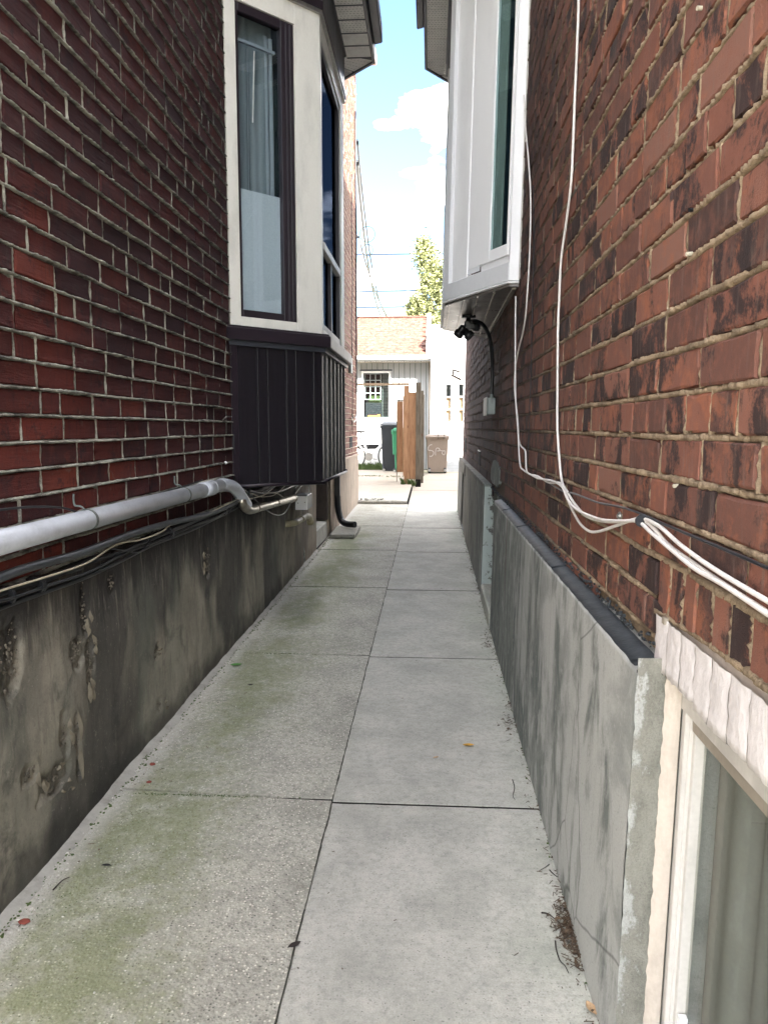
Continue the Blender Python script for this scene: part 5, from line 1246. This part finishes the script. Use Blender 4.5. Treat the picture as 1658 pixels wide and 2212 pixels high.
bb_ = [(xs_[i], xs_[i + 1], YW, YW + .2, .2, ztop) for i in range(0, len(xs_), 2)] + [q for (a, b, c, d) in wins for q in ((a, b, YW, YW + .2, .2, c), (a, b, YW, YW + .2, d, ztop))] + [(xw0, xw0 + .1, YW + .2, YW + 5, .2, ztop), (xw0, 4.5, YW + 5, YW + 5.1, .2, ztop)]
for b_ in bb_: part('wall_section', MB().box(*b_), M['wbrick'], wbld)
part('parapet_cap', MB().box(xw0 - .01, 4.6, YW - .03, YW + 5.1, ztop, ztop + .06), M['wsiding'], wbld)
for (a, b, c, d) in wins:
    wf = part('window', MB().box(a, a + .012, YW + .03, YW + .08, c, d).box(b - .012, b, YW + .03, YW + .08, c, d).box(a, b, YW + .025, YW + .08, c + (d - c) * .33 - .012, c + (d - c) * .33 + .012).box(a, b, YW + .025, YW + .08, c + (d - c) * .665 - .012, c + (d - c) * .665 + .012), M['white2'], wbld)
    for k in range(3): part('pane', MB().box(a + .012, b - .012, YW + .05, YW + .055, c + (d - c) * k / 3 + .01, c + (d - c) * (k + 1) / 3 - .012), M['glass'], wf)
    part('window_shade', MB().box(a, b, YW + .12, YW + .13, c, c + (d - c) * .66), M['ltan'], wf)
part('window_interior', MB().box(xw0 + .15, 4.2, YW + .5, YW + .52, .5, 3), M['blindg'], wbld)

# fence between the yards: cedar boards seen end-on plus old grey post
fy = 13.514
fence = thing('fence', 'cedar board fence with an old grey post at the end of the alley', 'fence', (-.4, fy, gz(fy)))
def F_(px, py, y=fy): return atY(px, py, y)
def board(px0, px1, pyt, pyb, y, th, mat, nm='board'):
    a = F_(px0, pyt, y); b = F_(px1, pyb, y); return part(nm, MB().box(a.x + .001, b.x - .001, y, y + th, b.z, a.z), M[mat], fence, bevel=.003)
board(1514.5, 1532, 1446, 1814, fy, .09, 'cedar'); board(1532.5, 1558, 1471, 1797, fy + .01, .04, 'cedar'); board(1559, 1577, 1434, 1797, fy - .03, .10, 'post', 'post')
p = F_(1545, 1814); part('post_foot', MB().box(F_(1514, 1800).x, F_(1533, 1800).x, fy, fy + .09, gz(fy), F_(1520, 1814).z - .002).box(F_(1557, 1800).x, F_(1577, 1800).x, fy - .03, fy + .09, gz(fy), F_(1565, 1797).z - .002), M['soil'], fence)
board(1489, 1510, 1504, 1770, fy + .6, .04, 'cedar'); a = F_(1487, 1470, fy + .55); part('rail', MB().box(a.x, a.x + .012, fy + .52, fy + .56, gz(fy), 1.80), M['post'], fence)
part('rail', MB().box(F_(1511, 1500).x, F_(1514, 1500).x, fy + .03, fy + .6, gz(fy) + .2, 1.86), M['cedar'], fence)
part('cap', MB().box(F_(1489, 1500, fy + .6).x, F_(1511, 1500, fy + .6).x, fy + .58, fy + .66, F_(1489, 1503, fy + .6).z, F_(1489, 1498, fy + .6).z), M['post'], fence)
xb = F_(1568, 1450).x
part('top_rail', MB().box(-3.4, F_(1533, 1440).x, fy + .02, fy + .06, F_(1400, 1445).z, F_(1400, 1436).z), M['paleb'], fence)
for k in range(7):
    y = fy + .35 + k * .42; part('board', MB().box(xb - .02, xb + .005, y, y + .135, gz(y) + .05, 1.96), M['paleb'], fence)
    if k in (1, 5): part('post', MB().box(xb + .006, xb + .09, y, y + .09, gz(y), 1.99), M['post'], fence)
part('rail', MB().box(xb - .06, xb - .021, fy + .3, fy + 3.4, 1.62, 1.70).box(xb - .06, xb - .021, fy + .3, fy + 3.4, .6, .68), M['paleb'], fence)

def taper(mb, cx, cy, z0, z1, w0, d0, w1, d1, e=.02):
    def ring(w, d, z): return [(cx - w / 2 + e, cy - d / 2, z), (cx + w / 2 - e, cy - d / 2, z), (cx + w / 2, cy - d / 2 + e, z), (cx + w / 2, cy + d / 2 - e, z), (cx + w / 2 - e, cy + d / 2, z), (cx - w / 2 + e, cy + d / 2, z), (cx - w / 2, cy + d / 2 - e, z), (cx - w / 2, cy - d / 2 + e, z)]
    fs = [tuple(reversed(range(8))), tuple(range(8, 16))] + [(i, (i + 1) % 8, 8 + (i + 1) % 8, 8 + i) for i in range(8)]
    return mb.add(ring(w0, d0, z0) + ring(w1, d1, z1), fs)
def wheelie(cx, cy, w, d, h, mat, label, group, handle=True, waist=None):
    z = gz(cy) + .002; t = thing('wheeled_bin', label, 'bin', (cx, cy, z), group=group); mb = MB()
    if waist: taper(mb, cx, cy, z + .05, z + h * .42, w * .62, d * .7, w * .66, d * .72); taper(mb, cx, cy, z + h * .42 + .002, z + h * .90, w * .86, d * .85, w * .93, d * .95)
    else: taper(mb, cx, cy, z + .02, z + h * .90, w * .80, d * .78, w * .93, d * .95)
    part('bin_body', mb, mat, t, bevel=.004)
    part('bin_rim', taper(MB(), cx, cy, z + h * .86, z + h * .925, w, d, w * 1.01, d * 1.01), mat, t, bevel=.004)
    lid = MB(); taper(lid, cx, cy, z + h * .927, z + h * .965, w * 1.03, d * 1.03, w * .97, d * .97); taper(lid, cx, cy, z + h * .966, z + h, w * .85, d * .85, w * .7, d * .7); part('bin_lid', lid, mat, t, bevel=.004)
    part('lid_hinge', MB().tube([(cx - w * .35, cy - d / 2 - .03, z + h * .93), (cx + w * .35, cy - d / 2 - .03, z + h * .93)], .012, 8), mat, t)
    for sx in (-1, 1):
        wh = part('wheel', MB().disc((cx + sx * w * .33, cy - d * .36, z + .065), (1, 0, 0), .065, .05, 20), M['blackp'], t, True); part('hub', MB().disc((cx + sx * w * .33 + sx * .027, cy - d * .36, z + .065), (1, 0, 0), .035, .008, 14).disc((cx + sx * w * .33, cy - d * .36 - .066, z + .065), (0, 1, 0), .03, .004, 12), M['metal'], wh)
    part('axle', MB().tube([(cx - w * .3, cy - d * .36, z + .065), (cx + w * .3, cy - d * .36, z + .065)], .012, 8), M['blackp'], t)
    return t, z
tb, z = wheelie(.151, 17.0, .54, .60, .88, M['bint'], 'taupe wheeled bin with white hand painted letters before the white building', None)
yb = 17.0 - .30 - .012
hx, hz = atY(1643, 1619, yb), atY(1663, 1645, yb)
part('lid_handle', MB().tube([(hx.x, yb, hz.z), (hx.x, yb - .01, hx.z - .01), (hx.x + .01, yb - .012, hx.z), (hx.x + .115, yb - .012, hx.z), (hx.x + .125, yb - .01, hx.z - .01), (hx.x + .125, yb, hz.z)], .007, 7), M['blackp'], tb, True)
# brush letters on the bin: drawn as raised strokes on its sloping face
yl = 17.0 - .275
def stroke(pts, r=.010):
    q = []
    for (px, py) in pts:
        p = atY(px, py, yl); sl_ = (p.z - z) / .88; yy = 17.0 - .60 * (.78 + (.95 - .78) * min(1, sl_ / .9)) / 2 - .003; q.append((p.x, yy, p.z))
    c = spline(q, 5); return MB().tube(c, r, 6)
def zc(x, y): return (1600 + x * .1808, 1400 + y * .1808)
part('letter_s', stroke([zc(*p) for p in ((108, 1480), (60, 1490), (25, 1540), (30, 1590), (80, 1600), (130, 1620), (135, 1670), (95, 1720), (50, 1715))]), M['chalk'], tb, True)
part('letter_p', stroke([zc(*p) for p in ((178, 1700), (176, 1640), (182, 1590), (200, 1555), (240, 1552), (262, 1580), (255, 1605), (210, 1612))]), M['chalk'], tb, True)
part('letter_a', stroke([zc(*p) for p in ((210, 1606), (290, 1605), (380, 1606))], .008), M['chalk'], tb, True)
part('letter_c', stroke([zc(*p) for p in ((365, 1610), (325, 1620), (315, 1660), (345, 1690), (372, 1670), (378, 1612))], .010), M['chalk'], tb, True)
wheelie(-.665, 16.68, .42, .42, 1.03, M['bing'], 'green wheeled organics bin standing behind the cedar fence', 'bins behind the fence', waist=True)
wheelie(-.90, 17.05, .50, .50, 1.16, M['binb'], 'black wheeled bin standing left of the green bin', 'bins behind the fence')

# bicycle
yk = 17.72; zk = gz(yk) + .002
bike = thing('bicycle', 'white bicycle leaning in front of the old stove, left of the bins', 'bicycle', (-1.48, yk, zk))
def K(x, z, dy=0): return (-1.48 + x, yk + dy, zk + z)
bb, seat_t, head_t, head_b, rh, fh = K(0, .32), K(-.18, .80), K(.38, .84), K(.40, .70), K(-.43, .335), K(.56, .335)
part('frame', MB().tube([bb, seat_t], .018, 8).tube([K(-.155, .74), head_t], .018, 8).tube([bb, head_b], .022, 8).tube([head_t, head_b], .02, 8).tube([bb, rh], .010, 7).tube([K(-.17, .76), rh], .009, 7), M['bikew'], bike, True)
part('fork', MB().tube(spline([head_b, K(.45, .55), fh], 4), .013, 7), M['bikew'], bike, True)
for c_ in (rh, fh):
    wh = part('wheel', MB().tube([(c_[0] + .335 * math.cos(a), c_[1], c_[2] + .335 * math.sin(a)) for a in [2 * math.pi * i / 40 for i in range(41)]], .014, 7, False), M['blackp'], bike, True)
    part('rim', MB().tube([(c_[0] + .315 * math.cos(a), c_[1], c_[2] + .315 * math.sin(a)) for a in [2 * math.pi * i / 40 for i in range(41)]], .010, 6, False), M['metal'], wh, True)
    sp_ = MB()
    for i in range(24): a = 2 * math.pi * i / 24; sp_.tube([c_, (c_[0] + .31 * math.cos(a), c_[1], c_[2] + .31 * math.sin(a))], .0014, 4)
    part('spokes', sp_, M['metal'], wh)
part('chainring', MB().disc((bb[0], bb[1] - .04, bb[2]), (0, 1, 0), .095, .006, 24), M['metal'], bike); part('crank', MB().tube([(bb[0], bb[1] - .05, bb[2]), (bb[0] + .16, bb[1] - .06, bb[2] - .05)], .008, 6).box(bb[0] + .12, bb[0] + .21, bb[1] - .13, bb[1] - .06, bb[2] - .065, bb[2] - .045), M['metal'], bike)
part('seat', MB().ball(K(-.2, .93), .1, 10, 6, 1.3, .7, .35).tube([K(-.18, .80), K(-.195, .92)], .011, 7), M['blackp'], bike, True)
part('handlebar', MB().tube(spline([K(.42, 1.0, -.22), K(.36, 1.0, -.18), K(.37, .96, 0), K(.36, 1.0, .15), K(.42, 1.0, .17)], 4), .011, 7).tube([head_t, K(.37, .96)], .012, 7), M['blackp'], bike, True)
part('kickstand', MB().tube([K(.02, .30, -.02), K(.10, .01, -.08)], .006, 6), M['metal'], bike)
# old white stove
sx0, sx1 = -1.95, -1.22
sv = thing('stove', 'old white stove with round knobs and dark oven slot against the garage', 'stove', (-1.6, 18.1, gz(18.1)))
zs = gz(18.1) + .003
part('stove_body', MB().box(sx0, sx1, 17.95, 18.45, zs + .08, zs + .88), M['white2'], sv, bevel=.01); part('cooktop', MB().box(sx0 - .01, sx1 + .01, 17.93, 18.46, zs + .882, zs + .90), M['white2'], sv, bevel=.006)
part('control_panel', MB().box(sx0, sx1, 18.38, 18.46, zs + .902, zs + 1.12), M['white2'], sv, bevel=.01); part('oven_slot', MB().box(sx0 + .04, sx1 - .04, 17.935, 17.949, zs + .50, zs + .60), M['blackp'], sv)
part('oven_door', MB().box(sx0 + .03, sx1 - .03, 17.925, 17.948, zs + .12, zs + .48), M['soffit'], sv, bevel=.006); part('leg', MB().box(sx0 + .03, sx0 + .07, 17.98, 18.02, zs, zs + .079).box(sx1 - .07, sx1 - .03, 17.98, 18.02, zs, zs + .079), M['blackp'], sv)
for k in range(5): part('knob', MB().disc((sx0 + .12 + k * .13, 17.935, zs + .77), (0, 1, 0), .035, .03, 16), M['white2'], sv, True)

# leaves and weeds
def leaves(n, fn, size, seed, flat=.5):
    g = random.Random(seed); mb = MB()
    for i in range(n):
        c_ = Vector(fn(g)); a = Vector((g.gauss(0, 1), g.gauss(0, 1), g.gauss(0, flat))).normalized(); b = a.orthogonal().normalized(); b.rotate(Matrix.Rotation(g.uniform(0, 6.28), 3, a)); s_ = size * g.uniform(.6, 1.4)
        mb.add([c_ - a * s_, c_ + b * s_ * .5, c_ + a * s_, c_ - b * s_ * .5], [(0, 1, 2, 3)])
    return mb
tree = thing('tree', 'slender tree with yellow green autumn leaves rising behind the garage', 'tree', (.1, 26, .3))
tp = [(.15, 26, .3), (.1, 26, 2), (-.02, 26.05, 4), (.0, 26, 5.6), (-.15, 26, 7.2)]
part('trunk', MB().tube(spline(tp, 5), [.16 - .14 * i / 20 for i in range(21)], 9), M['bark'], tree, True)
limbs = [((0, 26.03, 4.2), (-.45, 26, 4.9), (-.65, 25.9, 5.7)), ((0, 26, 4.6), (.4, 26.1, 5.4), (.7, 26, 6.2)), ((0, 26, 5.2), (-.3, 25.8, 5.8), (-.4, 25.7, 6.4)), ((-.02, 26, 5.8), (.2, 26.2, 6.4), (.25, 26.3, 7.0)), ((-.1, 26, 3.6), (.5, 25.8, 4.2), (1.0, 25.8, 5.0))]
lm = MB()
for l_ in limbs: lm.tube(spline(l_, 4), [.045 - .035 * i / 8 for i in range(9)], 6)
part('limbs', lm, M['bark'], tree, True)
cl_ = [(-.3, 26, 7.5, .2), (-.2, 26, 7.1, .33), (.0, 26.1, 6.7, .38), (.2, 26, 6.3, .42), (-.1, 25.9, 6.1, .30), (.3, 26.1, 5.7, .40), (-.5, 25.9, 5.5, .24), (-.62, 25.9, 5.2, .22), (-.1, 26, 5.2, .34), (.25, 26, 4.9, .42), (-.45, 26, 4.7, .28), (.6, 26, 6.2, .4), (.75, 26, 5.4, .5), (.0, 26, 4.4, .4), (.5, 26, 4.3, .5), (-.25, 26, 4.0, .3), (1.0, 25.8, 4.9, .4)]
def crown(g):
    c_ = g.choice(cl_); 
    while True:
        d = Vector((g.uniform(-1, 1), g.uniform(-1, 1), g.uniform(-1, 1)))
        if d.length < 1: break
    d = Vector((g.gauss(0, .6), g.gauss(0, .6), g.gauss(0, .55))); p_ = Vector((c_[0] + d.x * c_[3], c_[1] + d.y * c_[3] * 1.5, c_[2] + d.z * c_[3] * 1.1))
    if mn.noise(p_ * 4.5) < -.12: return crown(g)
    return p_
part('crown', leaves(22000, crown, .055, 3), M['treeleaf'], tree)
def weeds(n, x0, x1, y0, y1, h, seed):
    g = random.Random(seed); mb = MB()
    for i in range(n):
        x, y = g.uniform(x0, x1), g.uniform(y0, y1); z = gz(min(y, 18)) + .02; a = g.uniform(0, 6.28); l_ = h * g.uniform(.4, 1.2); dx_, dy_ = math.cos(a) * l_ * .5, math.sin(a) * l_ * .5; w = .006
        mb.add([(x - w, y, z), (x + w, y, z), (x + dx_ * .5 + w, y + dy_ * .5, z + l_ * .7), (x + dx_, y + dy_, z + l_)], [(0, 1, 2, 3)])
    return mb
for (n, x0, x1, y0, y1, h, sd, lb) in ((500, -2.0, -1.05, 17.2, 17.9, .16, 1, 'grass'), (60, -.40, -.28, 13.44, 13.50, .12, 2, 'w'), (50, -.53, -.47, 13.44, 13.5, .13, 3, 'w'), (160, -1.5, -1.0, 15.2, 15.4, .05, 4, 'g'), (80, -.9, -.5, 15.0, 15.35, .05, 5, 'g')):
    o = part('grass' if sd in (1, 4, 5) else 'weed_tuft', weeds(n, x0, x1, y0, y1, h, sd), M['weed'])
    o['kind'] = 'stuff'
    o['label'] = {1: 'sunlit weeds growing under the bicycle and stove', 2: 'weeds at the foot of the fence post', 3: 'weeds left of the cedar fence foot', 4: 'small grass in the slab joint', 5: 'small grass in the joint near the green bin'}[sd]
hedge = thing('hedge', 'leafy green bushes beyond the yard on the left', 'hedge', (-7, 24, .3)); part('foliage', leaves(3000, lambda g: (g.uniform(-12, -4.8), g.uniform(22, 25), .3 + abs(g.gauss(0, 1.0))), .08, 8), M['weed'], hedge)
part('stem', MB().tube([(-7, 24, .2), (-7, 24, 1.8)], .06, 7).tube([(-9, 24, .2), (-9, 24, 1.8)], .06, 7), M['bark'], hedge)

# overhead wires
def wire(pts, r, lb): cable('overhead_wire', pts, r, M['blackc'], lb, 8, 'wires crossing the sky', 5, 'wire')
def W3(px, py, y): return tuple(atY(px, py, y))
for (py, l2) in ((955, 'highest wire crossing the sky level behind the tree'), (1093, 'middle wire crossing the sky level above the garage'), (1153, 'lowest wire crossing the sky just above the garage roof')):
    a = atY(1340, py, 27); b = atY(1660, py - 5, 27); d_ = b - a; wire([tuple(a - d_ * 3), tuple(a - d_ * 1.0 + Vector((0, 0, .02))), tuple(a), tuple(b), tuple(b + d_ * 1.5), tuple(b + d_ * 4)], .022, l2)
wire([(-1.06, 10.8, 5.0), W3(1352, 760, 13), W3(1375, 960, 18), W3(1400, 1095, 22), W3(1425, 1180, 25.5), W3(1450, 1240, 29)], .026, 'dark wire slanting from the rear corner of the left house to the garage')
wire([(-1.06, 10.85, 5.3), W3(1358, 720, 13), W3(1388, 960, 18), W3(1420, 1120, 22), W3(1450, 1190, 25.5), W3(1490, 1260, 29)], .020, 'thin wire slanting beside the dark one from the left house')
wire([(-1.06, 10.9, 4.0), W3(1345, 890, 13), W3(1365, 965, 16), W3(1405, 1090, 20), W3(1440, 1165, 24), W3(1480, 1230, 28)], .020, 'lower thin wire leaving the loops on the left house corner')
pole = thing('utility_pole', 'wooden utility pole carrying the wires behind the yard', 'utility pole', (9, 27, .3)); part('pole', MB().tube([(9, 27, .3), (9, 27, 8.5)], [.16, .11], 10), M['post'], pole, True); part('crossarm', MB().box(8.9, 9.1, 26.2, 27.8, 7.6, 7.75), M['post'], pole)

# ------------------------------------------------------------------ litter on the path
def leafobj(px, py, size, mat, lb, rot=0, curl=.4, nm='fallen_leaf', asp=.5):
    c_ = atG(px, py); n = 7; vs_ = []; fs = []
    for i in range(n):
        t = i / (n - 1); w = math.sin(math.pi * min(1, t * .96 + .03)) ** .8 * size * asp / 2
        for k in (-1, 0, 1):
            x, y = (t - .5) * size, k * w; z = .004 + curl * size * ((t - .5) ** 2) + (abs(k) * w * .5)
            vs_.append((c_.x + x * math.cos(rot) - y * math.sin(rot), c_.y + x * math.sin(rot) + y * math.cos(rot), gz(c_.y) + z))
    for i in range(n - 1):
        for k in range(2): fs.append((i * 3 + k, (i + 1) * 3 + k, (i + 1) * 3 + k + 1, i * 3 + k + 1))
    return single(nm, MB().add(vs_, fs), M[mat], lb, 'leaf', smooth=True)
leafobj(1756, 2800, .045, 'lyel', 'small yellow orange leaf lying mid path on the right slabs', .1)
leafobj(1634, 2845, .025, 'ltan', 'tiny tan leaf left of the yellow leaf', .5)
leafobj(886, 2498, .06, 'lgre', 'bright green leaf lying beside the left foundation', .2)
leafobj(2118, 3318, .03, 'ltan', 'tan leaf in the twigs beside the right foundation', 1.2)
leafobj(2215, 3790, .04, 'ltan', 'brown curled leaf at the bottom right edge of the path', 1.9)
leafobj(400, 3250, .032, 'blackp', 'flat black scrap lying on the mossy left slab', .0, .05, 'scrap', .35)
leafobj(1105, 3552, .035, 'twig', 'dark curled leaf lying near the centre joint', .7, .5)
leafobj(940, 2572, .028, 'twig', 'dark curled leaf on the left slab beyond the green leaf', .2, .5)
for (px, py, sz, lb) in ((92, 3462, .026, 'orange red brick chip at the lower left edge of the path'), (572, 2868, .022, 'dark red brick chip by the left wall beyond the slab joint'), (560, 2934, .016, 'small red brick chip by the left wall close to the slab joint')):
    c_ = atG(px, py); mb = MB(); g = random.Random(px); mb.ball((c_.x, c_.y, gz(c_.y) + sz * .18), sz * .5, 6, 4, 1.2, .9, .4); mb.v = [(x + g.uniform(-.002, .002), y + g.uniform(-.002, .002), z_) for x, y, z_ in mb.v]; single('brick_chip', mb, M['lred'], lb, 'brick chip')
def twig(pts, r, lb):
    q = []
    for i, (px, py) in enumerate(pts): c_ = atG(px, py); q.append((c_.x, c_.y, gz(c_.y) + r * 1.2 + (.004 if i % 2 else 0)))
    single('twig', MB().tube(spline(q, 4), [r * (1 - .6 * i / (len(q) * 4 - 4)) for i in range((len(q) - 1) * 4 + 1)], 5), M['twig'], lb, 'twig', smooth=True)
z1900 = lambda x, y: (1900 + x * .3799, 3000 + y * .3797)
twig([z1900(*p) for p in ((475, 1400), (485, 1500), (520, 1590), (570, 1660), (608, 1720))], .0022, 'long curved twig below the leaf litter on the right')
twig([z1900(*p) for p in ((415, 640), (380, 680), (315, 705))], .0016, 'short straight twig above the litter on the right')
twig([z1900(*p) for p in ((420, 695), (450, 740), (510, 765), (550, 700))], .0018, 'forked twig just above the tan leaf')
twig([z1900(*p) for p in ((340, 1120), (400, 1145), (470, 1180), (520, 1240))], .0022, 'twig sticking out of the leaf litter towards the path')
twig([(1920, 2925), (1928, 2960), (1922, 2985), (1930, 3005)], .0018, 'thin twig above the right slab joint')
twig([(200, 3340), (235, 3310), (262, 3292)], .0022, 'dark twig lying along the left edge of the path')
# debris
def debris(n, fn, s0_, s1_, seed, mat, nm, flat=.6):
    g = random.Random(seed); mb = MB()
    for i in range(n):
        x, y, h = fn(g); s_ = g.uniform(s0_, s1_); z = gz(y) + h + s_ * .35; b0 = len(mb.v)
        mb.ball((x, y, z), s_, 5, 3, g.uniform(.6, 1.5), g.uniform(.6, 1.5), flat)
    o = part(nm, mb, mat); o['kind'] = 'stuff'; return o
def bits(n, fn, size, seed, nm, mat, flat=.35):
    g = random.Random(seed); mb = MB()
    for i in range(n):
        x, y, h = fn(g); c_ = Vector((x, y, gz(y) + .004 + h)); a = Vector((g.gauss(0, 1), g.gauss(0, 1), g.gauss(0, flat))).normalized(); s_ = size * g.uniform(.3, 1.5)
        if g.random() < .45: mb.tube([c_ - a * s_, c_ + a * s_ * 1.2], .0009, 4)
        else:
            b = a.cross(Vector((g.gauss(0, .3), g.gauss(0, .3), 1))).normalized(); mb.add([c_ - a * s_ * .6, c_ + b * s_ * .4, c_ + a * s_ * .6, c_ - b * s_ * .35], [(0, 1, 2, 3)])
    o = part(nm, mb, mat); o['kind'] = 'stuff'; return o
pc = [atG(*z1900(x, y)) for x, y in ((620, 1250), (650, 1200), (600, 1320), (560, 1200), (680, 1300), (690, 1480), (650, 1420), (590, 830), (620, 1080), (720, 1610))]
def pile(g):
    c_ = g.choice(pc); return (min(c_.x + g.gauss(0, .018), XP - .008), c_.y + g.gauss(0, .024), abs(g.gauss(0, .006)))
bits(520, pile, .010, 5, 'leaf_litter', M['litter'])
def edgeR(g):
    y = 1.2 + (g.random() ** 1.3) * 8.5; return (XP - .010 - abs(g.gauss(0, .022)), y, abs(g.gauss(0, .002)))
bits(700, edgeR, .007, 6, 'edge_litter', M['litter'])
pc2 = [atG(px * u2s, py * u2s) for px, py in ((1050, 1395), (1055, 1375), (1108, 1520), (1100, 1565), (1040, 1270), (1022, 1235))]
bits(260, lambda g: (lambda c_: (min(c_.x + g.gauss(0, .02), XP - .008), c_.y + g.gauss(0, .05), abs(g.gauss(0, .004))))(g.choice(pc2)), .010, 9, 'leaf_litter', M['litter'])
M['moss'] = leafm('moss', (0.065, 0.095, 0.022), (0.025, 0.045, 0.012))
debris(1700, lambda g: (XF + .010 + abs(g.gauss(0, .016)), 1.2 + (g.random() ** 1.1) * 7, 0), .0015, .0055, 57, M['moss'], 'moss', .45)
debris(900, lambda g: (lambda y_: (g.uniform(-1.04, -.72) + abs(g.gauss(0, .1)), y_ + g.gauss(0, .004), -.001))(g.choice((2.34, 3.856, 5.45, 7.02))), .0012, .0035, 58, M['moss'], 'moss', .4)
debris(500, lambda g: (XP - .006 - abs(g.gauss(0, .010)), 1.2 + g.random() * 8, 0), .0015, .005, 59, M['moss'], 'moss', .45)
debris(420, lambda g: (lambda c_: (c_[0] + g.gauss(0, .035), c_[1] + g.gauss(0, .06), 0))(g.choice(((-.98, 1.75), (-.95, 2.2), (-.97, 2.55), (-.93, 3.1), (-.99, 1.45), (-.9, 4.2), (-.96, 6.9)))), .0008, .0022, 60, M['moss'], 'moss', .35)
def edgeL(g):
    y = .9 + (g.random() ** 1.2) * 6; return (XF + .012 + abs(g.gauss(0, .030)), y, 0)
debris(900, edgeL, .0012, .0045, 7, M['stone'], 'loose_grit')
bits(130, lambda g: (XF + .02 + abs(g.gauss(0, .09)), 1 + g.random() * 7, 0), .006, 17, 'edge_litter', M['litter'])
debris(90, lambda g: (g.uniform(-1.0, -.35), 1.0 + g.random() * 4, 0), .0012, .0035, 27, M['stone'], 'loose_grit')
bits(70, lambda g: (g.uniform(-.9, .3), 1.2 + g.random() * 6, 0), .004, 37, 'scattered_bits', M['litter'])
debris(60, lambda g: (g.uniform(-1.05, -.7), 10.85 + g.gauss(.1, .06), .05), .004, .015, 47, M['jambc'], 'loose_grit')
for o in C.objects:
    if o.get('kind') == 'stuff' and o.parent is None and 'label' not in o:
        o['label'] = {'moss': 'green moss in the joints and along the foot of the walls', 'leaf_litter': 'dry leaves and twigs heaped by the right wall', 'edge_litter': 'fine dry litter along the path edge', 'loose_grit': 'loose grit and pale stones on the paving', 'scattered_bits': 'tiny dark crumbs scattered on the path'}.get(o.name.split('.')[0], 'loose ground cover')
    if '_base' in o: del o['_base']
